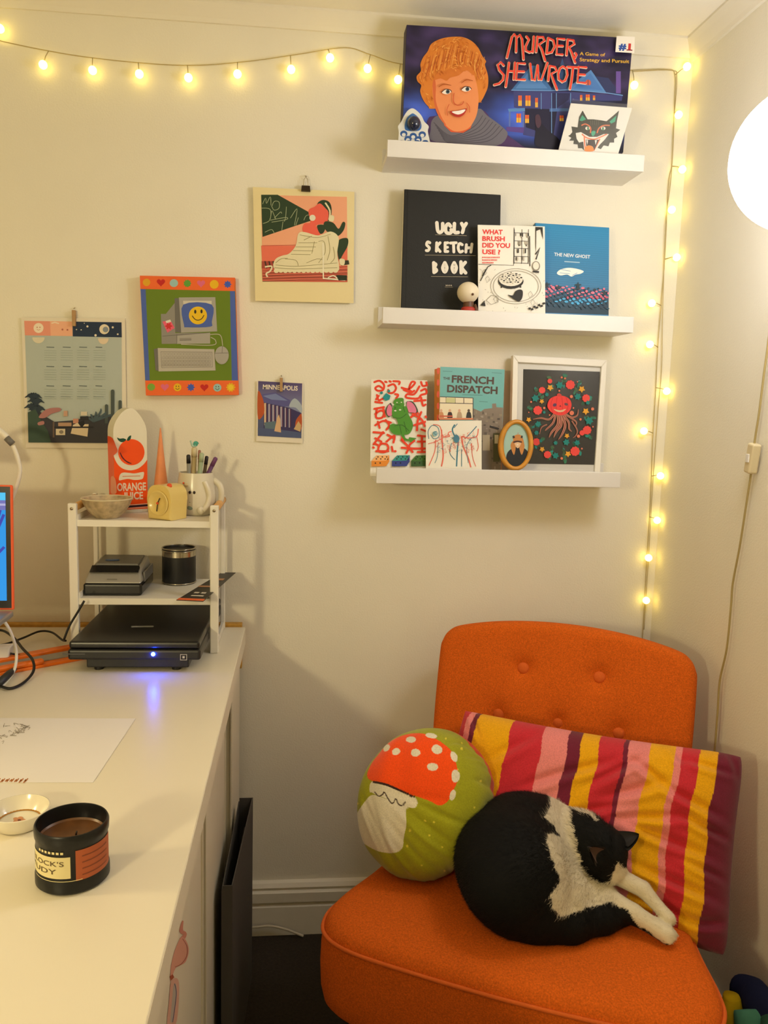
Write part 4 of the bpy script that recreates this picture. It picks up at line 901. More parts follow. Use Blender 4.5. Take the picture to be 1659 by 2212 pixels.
for s_, w0 in (([(800, 860), (720, 940), (600, 920), (480, 940)], 32), ([(960, 860), (1060, 910), (1140, 880), (1158, 790)], 30), ([(820, 870), (780, 990), (690, 1080), (660, 1110)], 34), ([(690, 1015), (610, 1060), (580, 1160)], 18), ([(860, 870), (850, 1020), (760, 1130), (720, 1210)], 46), ([(880, 870), (900, 1020), (830, 1120), (790, 1210)], 46), ([(910, 870), (960, 1020), (920, 1150), (860, 1240)], 46), ([(930, 870), (1010, 980), (1020, 1080), (1060, 1120)], 34), ([(960, 870), (1080, 940), (1130, 990), (1110, 1050)], 26), ([(1060, 960), (1140, 1100), (1120, 1180), (1075, 1215)], 20)):
    a.stroke(s_, [w0, w0*.9, w0*.7, 8], '#b57a60', smooth=6); a.stroke(s_, [w0*.3, w0*.3, w0*.2, 3], '#8a4a44', smooth=6)
a.spoly([(695, 735), (730, 640), (810, 595), (875, 590), (950, 595), (1030, 645), (1055, 725), (1030, 810), (960, 865), (880, 880), (800, 860), (730, 810)], '#e8403a')
for x in (780, 840, 910, 970): a.stroke([(x, 610), (x+(x-875)*.35, 730), (x, 855)], 7, '#c42e2e', smooth=5)
a.poly([(835, 595), (840, 565), (870, 550), (905, 570), (910, 595)], '#c84438'); a.ell(805, 725, 30, 24, '#5a3a5a', rot=-.4); a.ell(975, 715, 28, 20, '#6a4a50', rot=.3); a.poly([(870, 750), (890, 725), (905, 752)], '#8a1c20')
a.spoly([(790, 785), (880, 805), (970, 785), (930, 825), (870, 832), (820, 815)], '#d8b08a')
a.build('print', fr_t, .6)
slab('glass_pane', [p-pl.n*.0045 for p in iq], pl.n, .0012, glass_mat('pane_glass', .03), fr_t)

# oval frame
pl = lean(-.104, zb, -.092, zb+.12)
def ov(cx_, cy_, rx, ry, rot, n=56): return [(cx_+rx*math.cos(t)*math.cos(rot)-ry*math.sin(t)*math.sin(rot), cy_+rx*math.cos(t)*math.sin(rot)+ry*math.sin(t)*math.cos(rot)) for t in np.linspace(0, 2*math.pi, n, endpoint=False)]
oc = np.mean([pl.hit(*cC_(*p)) for p in ov(926, 612, 105, 155, .05)], 0)
ov_t = thing('oval_frame', (oc[0], -.1, zb), 'small oval gold-rimmed portrait of a masked blond figure on pale blue', 'picture frame')
Wo = [pl.hit(*cC_(*p)) for p in ov(926, 612, 104, 153, .04)]; Wi = [pl.hit(*cC_(*p)) for p in ov(928, 612, 76, 128, .04)]; n = len(Wo)
V = [w-pl.n*.010 for w in Wo]+[w for w in Wo]+[w+pl.n*.003 for w in [(a_+b_)/2 for a_, b_ in zip(Wo, Wi)]]+[w for w in Wi]+[w-pl.n*.006 for w in Wi]
Fc = [(r*n+i, r*n+(i+1) % n, (r+1)*n+(i+1) % n, (r+1)*n+i) for r in range(4) for i in range(n)]+[tuple(range(n))[::-1]]
mesh('rim', V, Fc, mat('oval_wood', '#c98a2e', .4, var=.15, vscale=30), ov_t, True)
mesh('panel', [w-pl.n*.005 for w in Wi]+[w-pl.n*.008 for w in Wi], [tuple(range(n)), tuple(range(2*n-1, n-1, -1))]+[(i, n+i, n+(i+1) % n, (i+1) % n) for i in range(n)], mat('oval_panel', '#9dbdb0', .6), ov_t)
a = Art(Plane(pl.p-pl.n*.005, pl.n), cC2, start=3e-4)
a.spoly([(165, 1640), (95, 1540), (110, 1440), (170, 1380), (260, 1350), (360, 1370), (420, 1430), (425, 1500), (350, 1640), (270, 1690)], '#1e2024')
a.spoly([(200, 1250), (190, 1210), (240, 1170), (300, 1170), (340, 1220), (360, 1300), (365, 1360), (325, 1470), (290, 1380), (290, 1330), (240, 1330), (230, 1400), (205, 1470), (160, 1350), (170, 1290)], '#c08040')
a.spoly([(215, 1290), (240, 1260), (290, 1260), (315, 1290), (290, 1350), (262, 1370), (235, 1340)], '#dcb890'); a.spoly([(200, 1270), (260, 1255), (325, 1268), (320, 1290), (265, 1280), (205, 1292)], '#4a2c1c'); a.ell(262, 1318, 14, 8, '#e8dccc')
a.poly([(185, 1190), (210, 1180), (225, 1215), (195, 1225)], '#2a2420'); a.poly([(340, 1185), (318, 1180), (308, 1215), (335, 1222)], '#2a2420'); a.poly([(262, 1135), (280, 1145), (265, 1160)], '#c08070')
a.build('print', ov_t, .5)

# ------------------------------------------------------------------ prints on the wall
cD = crop(0, 560, 2.9625); cE = crop(500, 360, 3.457)
pl = Plane((0, -.0045, 0), (0, -1, 0)); backm = mat('print_paper', '#e6ddca', .75)
def clip(parent, x, y, s, m, wood=True):
    c = onY(-.006, x, y)
    if wood:
        box('clip', c[0]-.0035*s, c[0]+.0035*s, -.012, -.0015, c[2]-.018*s, c[2]+.016*s, m, parent, .0008)
        tube('nail', [(c[0], -.006, c[2]+.02*s), (c[0], -.001, c[2]+.022*s)], .0012, METAL, parent, 6)
cal_t, q = card('calendar_print', pl, ((137, 372), (800, 381), (812, 1212), (166, 1206)), None, .001, backm, 'pale blue calendar poster with moons and dark plants, clipped to the wall', 'poster', cf=cD)
a = Art(pl, cD)
a.poly([(157, 395), (778, 404), (782, 1178), (184, 1173)], '#b3bdb8')
a.poly([(155, 394), (464, 399), (465, 492), (160, 487)], '#e89a84'); a.poly([(320, 396), (464, 399), (465, 492), (325, 490)], '#f0b494'); a.poly([(464, 399), (778, 404), (780, 500), (466, 494)], '#24344e')
a.ell(247, 440, 32, 32, '#f2e2cc'); a.ell(238, 436, 4, 4, '#c88a70'); a.ell(256, 436, 4, 4, '#c88a70'); a.stroke([(236, 448), (247, 455), (258, 448)], 3, '#c88a70'); a.ell(668, 448, 32, 32, '#eadcc0'); a.ell(676, 450, 18, 18, '#8a94a0')
a.stroke([(330, 410), (352, 404), (378, 412)], 8, '#f4ddc4'); a.ell(400, 450, 6, 6, '#b86a58'); a.ell(432, 452, 6, 6, '#b86a58')
for x, y, r in ((560, 430, 7), (520, 452, 4), (722, 436, 7), (612, 487, 8), (754, 480, 6), (540, 410, 3), (490, 450, 4)): a.ell(x, y, r, r, '#e8dcc4', n=8)
a.ell(247, 500, 40, 38, '#dcd4bc', a0=0, a1=math.pi); a.ell(662, 506, 34, 38, '#e2cfb4', a0=0, a1=math.pi)
for r in range(3):
    for c in range(4):
        x = 290+105*c; y = 562+124*r; a.stroke([(x+8, y), (x+58-8*(c == 3), y+2)], 5, '#69757a')
        for k in range(5): a.stroke([(x-6, y+22+15*k), (x+72, y+24+15*k)], 2, '#9aa69f')
for c in range(4): a.stroke([(285+105*c, 880), (350+105*c, 882)], 2, '#7d8a8c')
PD = ['#2c3a48', '#3c4c50', '#4a4a4e', '#2e4038', '#4e5a56']
a.poly([(184, 1172), (180, 985), (240, 960), (300, 1010), (350, 1040), (480, 1030), (600, 1000), (700, 1000), (781, 1020), (782, 1177)], '#3c3c44')
for x, y, s_ in ((215, 880, 1), (230, 910, 1), (215, 950, 1.1), (240, 960, 1)):
    for k in range(7): t = -2.6+.36*k; a.stroke([(x, y+30), (x+30*s_*math.cos(t), y+30*s_*math.sin(t)+10), (x+62*s_*math.cos(t), y+48*s_*math.sin(t)+30)], [10, 16, 3], '#2c3a48', smooth=3)
a.poly([(185, 1172), (180, 980), (230, 960), (270, 1040), (310, 1100), (330, 1172)], '#3e5448'); a.spoly([(250, 1010), (300, 960), (380, 950), (390, 970), (330, 990), (290, 1015)], '#b07a78'); a.spoly([(245, 1045), (280, 1035), (285, 1055), (250, 1062)], '#b07a78')
for x, w_, y0, y1 in ((722, 22, 845, 1040), (770, 20, 912, 1040), (683, 20, 938, 1050)): a.stroke([(x, y1), (x, y0)], w_, '#4c5654'); a.ell(x, y0, w_/2, w_/2, '#4c5654')
for k in range(6): a.stroke([(600, 1040), (560+28*k, 980+10*abs(k-3)), (545+34*k, 955+20*abs(k-3))], [10, 14, 4], '#4a5c66', smooth=3)
for x0, y0, x1, y1, c in ((375, 1045, 460, 1068, '#b89478'), (360, 1085, 420, 1125, '#d8ccb0'), (520, 975, 560, 1000, '#d8ccb4'), (515, 1005, 570, 1030, '#2c2c30'), (470, 1020, 505, 1050, '#c89078'), (410, 970, 435, 1005, '#c8a088')): a.rect(x0, y0, x1, y1, c)
a.poly([(455, 1115), (470, 1060), (500, 1045), (525, 1080), (545, 1055), (570, 1055), (562, 1135)], '#e0ceb0'); a.poly([(500, 1045), (540, 1030), (545, 1055), (525, 1080)], '#24262c'); a.poly([(340, 1040), (352, 1040), (352, 1140), (340, 1140)], '#6a5a50'); a.rect(350, 1070, 600, 1080, '#2a2a30'); a.ell(395, 1105, 14, 12, '#8a8070')
a.build('print', cal_t, .7)
clip(cal_t, *cD(475, 375), 1.0, mat('clip_wood', '#b08a5c', .6))

plc = Plane((0, -.020, 0), (0, -1, 0))
can_t, q = card('computer_canvas', plc, ((895, 105), (1503, 118), (1526, 868), (934, 872)), None, .0195, mat('canvas_edge', '#e0652c', .7), 'canvas painting of a retro computer with a smiley on green, orange borders', 'painting', cf=cD, partname='canvas')
a = Art(plc, cD); OR, GR, BL = '#ef6a2c', '#66801a', '#4a62b0'
a.poly([(895, 106), (1503, 119), (1526, 867), (934, 871)], GR); a.poly([(899, 190), (932, 192), (958, 778), (930, 778)], BL); a.poly([(1472, 204), (1503, 204), (1524, 776), (1484, 776)], BL)
a.poly([(895, 105), (1503, 118), (1503, 204), (898, 190)], OR); a.poly([(930, 776), (1525, 776), (1527, 869), (934, 872)], OR)
a.ell(938, 148, 24, 24, '#e2a51c'); a.heart(1030, 148, 27, '#c4201c'); a.ell(1113, 153, 27, 25, '#9cc4c4'); a.star(1199, 155, 26, 20, 9, '#5ea23a'); a.heart(1287, 155, 26, '#e0688a'); a.ell(1371, 161, 28, 28, '#eab818'); a.star(1457, 161, 26, 17, 8, '#3e5cc0')
a.ell(968, 818, 25, 23, '#7aaa3a'); a.heart(1055, 818, 26, '#e0688a'); a.ell(1136, 820, 25, 25, '#eab818'); a.star(1222, 820, 28, 17, 8, '#3e5cc0'); a.heart(1308, 820, 26, '#c4201c'); a.ell(1391, 822, 26, 25, '#9cc4c4'); a.star(1477, 820, 32, 22, 10, '#eab818'); a.ell(1477, 820, 16, 16, '#f0cc30')
for x, y in ((1136, 820), (1391, 822)): a.ell(x-8, y-7, 3, 4, '#3a2c1c'); a.ell(x+8, y-7, 3, 4, '#3a2c1c'); a.stroke([(x-13, y+3), (x, y+14), (x+13, y+3)], 3, '#3a2c1c', smooth=4)
G3, G4, G5 = '#a8a49c', '#8f8b84', '#6d6a66'
a.poly([(1118, 250), (1155, 250), (1160, 470), (1120, 466)], G5); a.poly([(1145, 245), (1378, 243), (1390, 462), (1160, 470)], G3); a.poly([(1030, 350), (1062, 350), (1118, 280), (1122, 472), (1345, 470), (1345, 540), (1035, 542)], G4); a.poly([(1132, 490), (1345, 470), (1345, 540), (1132, 542)], G3); a.stroke([(1040, 492), (1340, 470)], 4, G5); a.stroke([(1132, 480), (1132, 540)], 4, G5); a.stroke([(1150, 512), (1225, 510)], 14, G4); a.stroke([(1150, 520), (1225, 518)], 3, G5)
a.poly([(1172, 266), (1355, 266), (1355, 292), (1174, 292)], '#d2ccbc'); a.spoly([(1174, 290), (1355, 290), (1356, 400), (1345, 432), (1200, 436), (1178, 420)], BL)
a.ell(1267, 360, 58, 57, '#ecc018', n=30); a.ell(1250, 336, 7, 13, '#2a2418'); a.ell(1290, 334, 7, 13, '#2a2418'); a.stroke([(1230, 362), (1248, 384), (1270, 390), (1292, 380), (1306, 358)], 5, '#2a2418', smooth=5)
a.poly([(1040, 400), (1090, 388), (1118, 440), (1072, 470)], '#e8607c'); a.star(1080, 428, 26, 14, 6, '#d02c30'); a.poly([(1060, 396), (1090, 386), (1096, 400), (1066, 410)], '#e0dccc')
a.poly([(985, 575), (1012, 570), (1018, 716), (996, 710)], G5); a.poly([(1010, 568), (1372, 576), (1380, 712), (1016, 718)], '#b8b2a8'); a.stroke([(1030, 592), (1356, 594), (1360, 690), (1036, 694)], 4, '#857f78', closed=True)
for j in range(4):
    for i in range(16): x = 1042+19.5*i; y = 600+23*j; a.stroke([(x, y), (x+13, y), (x+13, y+14), (x, y+14)], 2.5, '#8a847c', closed=True)
a.ell(1420, 615, 45, 58, '#a8a49c'); a.stroke([(1378, 602), (1462, 600)], 3, G5); a.stroke([(1424, 558), (1422, 600)], 3, G5); a.stroke([(1350, 500), (1380, 520), (1360, 550), (1160, 545)], 5, '#b8b2a0', smooth=5); a.stroke([(1345, 482), (1410, 486), (1426, 555)], 5, '#b8b2a0', smooth=5)
a.build('print', can_t, .6)

ple = Plane((0, -.010, 0), (0, -1, 0))
sh_t, q = card('roller_print', ple, ((160, 152), (918, 188), (912, 1020), (178, 1002)), None, .001, mat('cream_paper', '#ead9a4', .75), 'cream art print of a giant sneaker in pink and green, hung by a bulldog clip', 'poster', cf=cE)
a = Art(ple, cE); PK, SAL, DG, CR = '#f0aa84', '#e8745a', '#2c4028', '#e6dcb4'
a.poly([(222, 212), (862, 226), (866, 862), (232, 858)], PK); a.poly([(222, 590), (866, 590), (866, 706), (228, 706)], SAL)
a.poly([(222, 210), (345, 210), (605, 355), (605, 400), (232, 525), (226, 380)], DG)
for s_ in ([(232, 280), (255, 235), (262, 275), (290, 225), (295, 290)], [(300, 300), (320, 260), (355, 265), (355, 310), (320, 325), (302, 300)], [(225, 310), (290, 320), (285, 400), (235, 425)], [(290, 400), (405, 380), (410, 395), (300, 415)], [(305, 330), (330, 390)], [(300, 330), (290, 390)], [(320, 385), (365, 340), (375, 350)], [(410, 300), (405, 375), (395, 410)], [(440, 385), (490, 315), (470, 440)], [(500, 380), (480, 440)], [(385, 410), (375, 480)], [(250, 490), (300, 470), (320, 500)], [(540, 400), (560, 365), (600, 360)]): a.stroke(s_, 4, '#a8b08a', smooth=4)
a.stroke([(230, 590), (480, 585)], 4, '#c2604a'); a.poly([(226, 706), (330, 706), (330, 760), (226, 760)], '#a84a3a'); a.poly([(228, 760), (866, 740), (866, 862), (232, 858)], '#d0604a')
for k in range(12): a.stroke([(232, 780+7*k), (500, 770+7*k), (866, 748+9*k)], 3, ['#7a3a2c', '#e88a70', '#3c3426'][k % 3])
for x in (250, 280, 310): a.stroke([(x, 706), (x+14, 760)], 9, '#3a2c22')
a.spoly([(640, 280), (680, 250), (730, 265), (748, 320), (735, 400), (690, 400), (655, 340)], DG); a.stroke([(700, 270), (735, 330), (730, 395)], 12, CR, smooth=3)
a.spoly([(575, 330), (620, 300), (660, 275), (700, 310), (725, 345), (710, 420), (640, 435), (560, 500), (530, 470), (545, 425), (590, 415)], '#ec6450'); a.spoly([(540, 440), (600, 430), (660, 470), (660, 510), (580, 510), (540, 480)], '#ec6450')
a.ell(605, 383, 23, 23, '#e4e0c8'); a.spoly([(700, 410), (760, 420), (800, 465), (830, 415), (850, 425), (835, 480), (790, 520), (730, 500), (690, 450)], DG); a.spoly([(640, 440), (700, 440), (690, 490), (660, 500)], DG); a.spoly([(800, 550), (865, 535), (868, 590), (830, 660), (805, 700), (790, 620)], DG)
a.spoly([(735, 365), (765, 370), (760, 410), (725, 400)], CR); a.poly([(805, 700), (875, 700), (880, 730), (820, 740)], '#3a3a28'); a.spoly([(808, 690), (845, 695), (840, 735), (812, 730)], CR)
a.spoly([(500, 500), (550, 490), (650, 515), (740, 485), (800, 530), (790, 640), (800, 720), (795, 780), (690, 775), (500, 785), (340, 770), (312, 740), (330, 690), (380, 665), (430, 650), (480, 590)], CR)
for k in range(14): a.ell(335+34*k, 778-2*(k % 2), 19, 17, CR)
for s_ in ([(500, 570), (640, 570)], [(480, 600), (630, 600)], [(460, 628), (610, 630)], [(445, 655), (590, 658)], [(330, 735), (480, 745), (680, 730), (790, 720)], [(400, 690), (480, 700), (500, 740)], [(620, 560), (600, 650)], [(650, 560), (690, 560), (700, 640), (650, 720)], [(720, 520), (735, 620), (715, 700)], [(560, 720), (640, 690), (690, 700)], [(320, 755), (480, 765), (790, 755)], [(510, 510), (640, 530), (740, 505)], [(760, 600), (770, 680), (740, 720)], [(540, 550), (600, 520)], [(330, 720), (370, 690), (420, 685)]): a.stroke(s_, 3.5, '#a09668', smooth=4)
a.stroke([(684, 570), (686, 835), (850, 848)], 12, '#efe8cc'); a.stroke([(250, 750), (300, 745), (290, 780), (260, 800), (270, 825)], 12, '#e8dcb8', smooth=4); a.stroke([(720, 830), (760, 815), (790, 835)], 8, '#efe8cc', smooth=4); a.poly([(780, 810), (862, 812), (862, 850), (800, 850)], '#2c3424')
a.build('print', sh_t, .7)
bcp = onY(-.012, *cE(555, 166))
DKM = mat('clip_dark', '#3a2f22', .4, metal=.6)
bm = bmesh.new(); x, y, z = bcp
hexa(bm, [(x-.010, -.019, z-.006), (x+.010, -.019, z-.006), (x+.010, -.001, z-.006), (x-.010, -.001, z-.006), (x-.009, -.013, z+.007), (x+.009, -.013, z+.007), (x+.009, -.007, z+.007), (x-.009, -.007, z+.007)], .0008)
bm_obj('bulldog_clip', bm, DKM, sh_t)
tube('clip_handle', [(x-.005, -.013, z+.004), (x-.004, -.010, z+.02), (x, -.009, z+.025), (x+.004, -.010, z+.02), (x+.005, -.013, z+.004)], .0009, METAL, sh_t, 6)
tube('nail', [(x, -.012, z+.026), (x, -.0005, z+.030)], .0013, METAL, sh_t, 6)

pc_t, q = card('city_postcard', pl, ((190, 1597), (538, 1616), (532, 2066), (186, 2050)), None, .0008, backm, 'small travel postcard of a columned building lettered Minneapolis', 'postcard', cf=cE)
a = Art(pl, cE)
a.grid([(200, 1601), (528, 1619), (522, 2028), (197, 2010)], 4, 16, lambda u, v: mixc('#564a78', '#8a96b4', v*1.6) if v < .55 else mixc('#6a78a0', '#4a5074', v))
a.text('MINNEAPOLIS', (234, 1660), (494, 1672), 34, '#efe4d0', .02)
a.poly([(215, 1700), (330, 1685), (440, 1745), (435, 1790), (400, 1790), (400, 1810), (240, 1760)], '#5a5a92'); a.poly([(235, 1712), (330, 1695), (420, 1748), (300, 1740)], '#7884b4')
a.poly([(240, 1760), (430, 1800), (520, 1840), (520, 1990), (240, 1960)], '#3c3560')
for k in range(7): x = 252+30*k; a.stroke([(x, 1765+7*k), (x, 1930+3*k)], 15 if k < 5 else 9, '#a8a0b0' if k else '#d8bc98'); a.stroke([(x+9, 1768+7*k), (x+9, 1928+3*k)], 6, '#5a2c4a')
a.spoly([(198, 1680), (230, 1720), (245, 1790), (240, 1850), (198, 1880)], '#b8562c'); a.spoly([(480, 1900), (505, 1860), (524, 1850), (522, 1960), (480, 1960)], '#b8562c'); a.spoly([(430, 1790), (480, 1800), (524, 1840), (522, 1780), (470, 1730)], '#a8b4c0')
a.poly([(245, 1910), (330, 1900), (330, 1960), (250, 1960)], '#5f7480'); a.poly([(197, 1950), (330, 1960), (522, 1985), (522, 2028), (197, 2010)], '#4f5a80'); a.poly([(320, 1975), (340, 1880), (355, 1850), (365, 1890), (370, 1985)], '#d8b088'); a.poly([(465, 1960), (500, 1900), (520, 1930), (515, 1980)], '#c8a878')
a.build('print', pc_t, .7)
clip(pc_t, *cE(372, 1625), .9, mat('clip_wood', '#b08a5c'))

# ------------------------------------------------------------------ desk and what stands under it
ZD = .782
DESKM = mat('desk_laminate', '#e9e0cc', .31, spec=.5, bump=.06, bscale=40)
PANEL = mat('desk_panel', '#e0d7c3', .5)
desk = thing('desk', (-.9, -.7, 0), 'long white laminate desk under the wall posters', 'desk')
box('tabletop', -1.7, -.124, -1.50, -.024, ZD-.040, ZD, DESKM, desk, .0012)
box('edge_band', -.1245, -.1232, -1.499, -.025, ZD-.039, ZD-.001, PANEL, desk)
box('back_strip', -1.7, -.132, -.022, -.002, ZD-.10, ZD+.006, mat('raw_wood', '#c8963c', .6, var=.2, vscale=60), desk, .001)
box('leg_panel', -.40, -.136, -.250, -.024, 0, ZD-.0405, PANEL, desk, .001)
box('leg_edge', -.1375, -.1345, -.254, -.246, 0, ZD-.0405, PANEL, desk)
box('leg_panel', -1.68, -1.66, -1.4, -.05, 0, ZD-.0405, PANEL, desk, .001)
du = thing('drawer_unit', (-.32, -1.0, 0), 'cream drawer unit under the desk with a pink ribbon decal', 'drawer unit')
box('body', -.52, -.152, -1.40, -.625, .02, ZD-.0405, PANEL, du, .001)
box('side_edge', -.1535, -.149, -.632, -.622, .02, ZD-.0405, PANEL, du)
box('plinth', -.50, -.165, -1.38, -.64, 0, .02, PANEL, du)
for k in range(4):
    z0 = .05+.175*k; d_ = box('drawer_front', -.515, -.157, -1.416, -1.401, z0, z0+.168, WHITE, du, .001); box('handle', -.37, -.30, -1.424, -1.4165, z0+.12, z0+.13, METAL, d_, .001)
cb = thing('cabinet_unit', (-.32, -.43, 0), 'narrow cream cabinet under the desk beside the dark document box', 'cabinet')
box('body', -.52, -.147, -.600, -.275, .02, ZD-.0405, PANEL, cb, .001); box('side_edge', -.1485, -.145, -.282, -.272, .02, ZD-.0405, PANEL, cb); box('plinth', -.50, -.16, -.59, -.285, 0, .02, PANEL, cb)
cG = crop(0, 1460, 2.941)
a = Art(Plane((-.152, 0, 0), (1, 0, 0)), cG); PKD = '#cf8a78'
a.stroke([(1160, 1555), (1150, 1620), (1175, 1640), (1150, 1680)], [8, 26, 22, 30], PKD, smooth=4); a.spoly([(1150, 1660), (1185, 1690), (1198, 1750), (1175, 1820), (1120, 1850), (1095, 1900), (1080, 1940), (1085, 1840), (1110, 1740)], '#dba08c')
a.stroke([(1158, 1670), (1186, 1720), (1184, 1780), (1150, 1830), (1110, 1850)], 5, '#a85a50', smooth=4); a.poly([(1075, 1910), (1095, 1895), (1105, 1915), (1085, 1935)], '#a8553c')
a.spoly([(1085, 1940), (1130, 1930), (1135, 2050), (1115, 2212), (1060, 2230), (1070, 2080)], '#d8a896'); a.spoly([(1100, 1965), (1118, 1970), (1112, 2080), (1095, 2190), (1080, 2190), (1090, 2070)], '#b8b0a8'); a.stroke([(1106, 1955), (1118, 2010), (1108, 2110), (1094, 2200)], 5, '#5c5878', smooth=4)
a.build('decal', du, .5)
# dark document box standing beside the desk
db = thing('document_box', (-.115, -.42, 0), 'open dark grey document box on the floor beside the desk', 'box')
DG_ = mat('dark_card', '#4a4540', .8, bump=.2, bscale=90)
nr_, fr_, nl_, fl_ = (-.113, -.49), (-.096, -.16), (-.131, -.49), (-.1255, -.16)
def wallp(name, a_, b_, t, z0, z1, m):
    a_, b_ = np.array(a_), np.array(b_); d = (b_-a_)/np.linalg.norm(b_-a_); nn = np.array([-d[1], d[0]])*t; bm = bmesh.new()
    hexa(bm, [(*a_, z0), (*b_, z0), (*(b_+nn), z0), (*(a_+nn), z0), (*a_, z1), (*b_, z1), (*(b_+nn), z1), (*(a_+nn), z1)]); bm_obj(name, bm, m, db)
wallp('side', nr_, fr_, .002, 0, .433, DG_); wallp('side', nl_, fl_, .002, 0, .425, DG_); wallp('end', nr_, nl_, -.002, 0, .433, DG_); wallp('end', fr_, fl_, .002, 0, .433, DG_); wallp('bottom', (-.121, -.48), (-.111, -.17), .006, 0, .003, DG_); wallp('added_filler', (-.1195, -.48), (-.108, -.17), .006, .0035, .37, DG_)  # slab inside is an added filler, put in to darken the box opening

# ------------------------------------------------------------------ desktop shelf rack
WM = mat('white_metal', '#ece7dc', .4); DOW = mat('beech_dowel', '#dba766', .5, var=.15, vscale=60)
rk = thing('desk_rack', (-.313, -.12, ZD), 'white metal tiered desk rack with wooden dowel handles', 'rack')
X0, X1, Y0, Y1 = -.452, -.174, -.216, -.036
for x in (X0, X1):
    box('post', x-.0085, x+.0085, Y0-.006, Y0+.006, ZD, 1.090, WM, rk, .002); box('post', x-.005, x+.005, Y1-.005, Y1+.005, ZD, 1.090, WM, rk, .002)
    tube('dowel_handle', [(x, Y0+.004, 1.080), (x, Y1-.004, 1.080)], .0078, DOW, rk, 14)
    box('side_rail', x-.003, x+.003, Y0+.006, Y1-.006, ZD+.002, ZD+.018, WM, rk)
    tube('bolt', [(x, Y0-.0062, 1.080), (x, Y0-.0085, 1.080)], .003, METAL, rk, 10)
ZT, ZM = 1.056, .896
for z in (ZT, ZM):
    tr = box('tray', X0+.0085, X1-.0085, Y0, Y1, z-.002, z, WM, rk)
    box('rim', X0+.0085, X1-.0085, Y0-.002, Y0, z-.012, z+.001, WM, tr); box('rim', X0+.0085, X1-.0085, Y1, Y1+.002, z-.012, z+.001, WM, tr)
    for x in (X0+.0095, X1-.0095): box('rim', x-.001, x+.001, Y0, Y1, z-.012, z+.012, WM, tr)

# bowl
p = onZ(ZT, 238, 1114); p[1] = -.173
bw_t = thing('bowl', (p[0], p[1], ZT), 'speckled brown pottery bowl on the rack before the juice carton', 'bowl')
lathe('body', [(0, .0005), (.024, .0005), (.026, .003), (.036, .012), (.045, .026), (.0505, .040), (.0495, .0405), (.043, .028), (.034, .014), (.02, .007), (0, .006)], p, mat('pottery', '#b9a582', .45, var=.35, vscale=70, bump=.2, bscale=120), bw_t)
mesh('rim', *tube_geo([(p[0]+.0502*math.cos(t), p[1]+.0502*math.sin(t), ZT+.0402) for t in np.linspace(0, 6.283, 40, endpoint=False)], .0014, 6, True), mat('pottery_rim', '#d8cba8', .4), bw_t, True)
# juice carton vase
cF2 = crop(200, 870, 8.847)
th = math.radians(27); n_ = np.array([math.sin(th), -math.cos(th), 0]); sd_ = np.array([math.cos(th), math.sin(th), 0])
p0 = onZ(ZT, 285, 1104); p0 = onY(-.098, 285, 1104); pl = Plane(p0, n_)
prof = [tuple(q_) for q_ in catmull([(395, 560), (405, 460), (440, 360), (500, 260), (580, 170), (660, 118), (720, 105), (780, 118), (870, 200), (950, 310), (1010, 430), (1035, 560)], 4)]
pts = [pl.hit(*cF2(*q_)) for q_ in prof]; L0, R0 = pl.hit(*cF2(400, 1400)), pl.hit(*cF2(1050, 1400))
L0[2] = R0[2] = ZT+.0005; L0[:2] = pts[0][:2]; R0[:2] = (pts[-1]+.0*n_)[:2]
ring = [L0]+pts+[R0]; n = len(ring); dep = .046
ctn = thing('juice_carton', ((L0+R0)/2-n_*dep/2), 'arched ceramic orange juice carton with a printed orange on the rack', 'vase')
CRM_ = mat('carton_cream', '#e6dfca', .4)
V = [r for r in ring]+[r-n_*dep for r in ring]
mesh('body', V, [tuple(range(n)), tuple(range(2*n-1, n-1, -1))]+[(i, n+i, n+(i+1) % n, (i+1) % n) for i in range(n)], CRM_, ctn)
a = Art(pl, cF2, start=3e-4); ORJ = '#f4520e'
zbot = proj(np.array([L0, R0])); bl, br = [((q_[0]-200)*8.847, (q_[1]-870)*8.847) for q_ in zbot]
a.poly([tuple(q_) for q_ in catmull([(400, 1000), (430, 1090), (490, 1190), (580, 1260), (690, 1290), (780, 1285), (880, 1250), (970, 1180), (1020, 1120), (1044, 1080)], 4)]+[(br[0], br[1]-60), (bl[0], bl[1]-60)], ORJ)
a.ell(740, 945, 252, 250, ORJ, n=36); a.spoly([(468, 665), (520, 685), (590, 680), (640, 705), (600, 745), (540, 750), (490, 715)], '#0f4a36'); a.spoly([(655, 715), (685, 650), (735, 625), (725, 690), (690, 725)], '#0f4a36')
a.stroke([(525, 950), (560, 1030), (620, 1100), (690, 1145), (745, 1160)], [14, 26, 22, 26, 10], '#5a1f2a', smooth=4)
a.spoly([(505, 1480), (520, 1380), (580, 1335), (700, 1340), (800, 1350), (940, 1325), (980, 1330), (975, 1400), (940, 1460), (800, 1475), (680, 1455), (580, 1470)], '#e6dfca'); a.stroke([(570, 1408), (910, 1398)], 16, '#d88a6a')
a.text('ORANGE', (470, 1685), (1022, 1668), 150, '#ead8c0', .03); a.text('JUICE', (590, 1850), (965, 1838), 140, '#ead8c0', .03)
a.poly([(bl[0], 1985), (br[0], 1940), (br[0], 1975), (bl[0], 2025)], '#1c2030'); a.stroke([(bl[0], 1972), (br[0], 1928)], 10, '#e6dfca'); a.stroke([(bl[0], 2040), (br[0], 1990)], 10, '#e6dfca')
a.build('print', ctn, .35)
pls = Plane(pts[0]-sd_*.0, -sd_); a = Art(pls, cF2, start=3e-4)
sidew = pts[0]-n_*dep; sx = ((proj(sidew)[0]-200)*8.847)
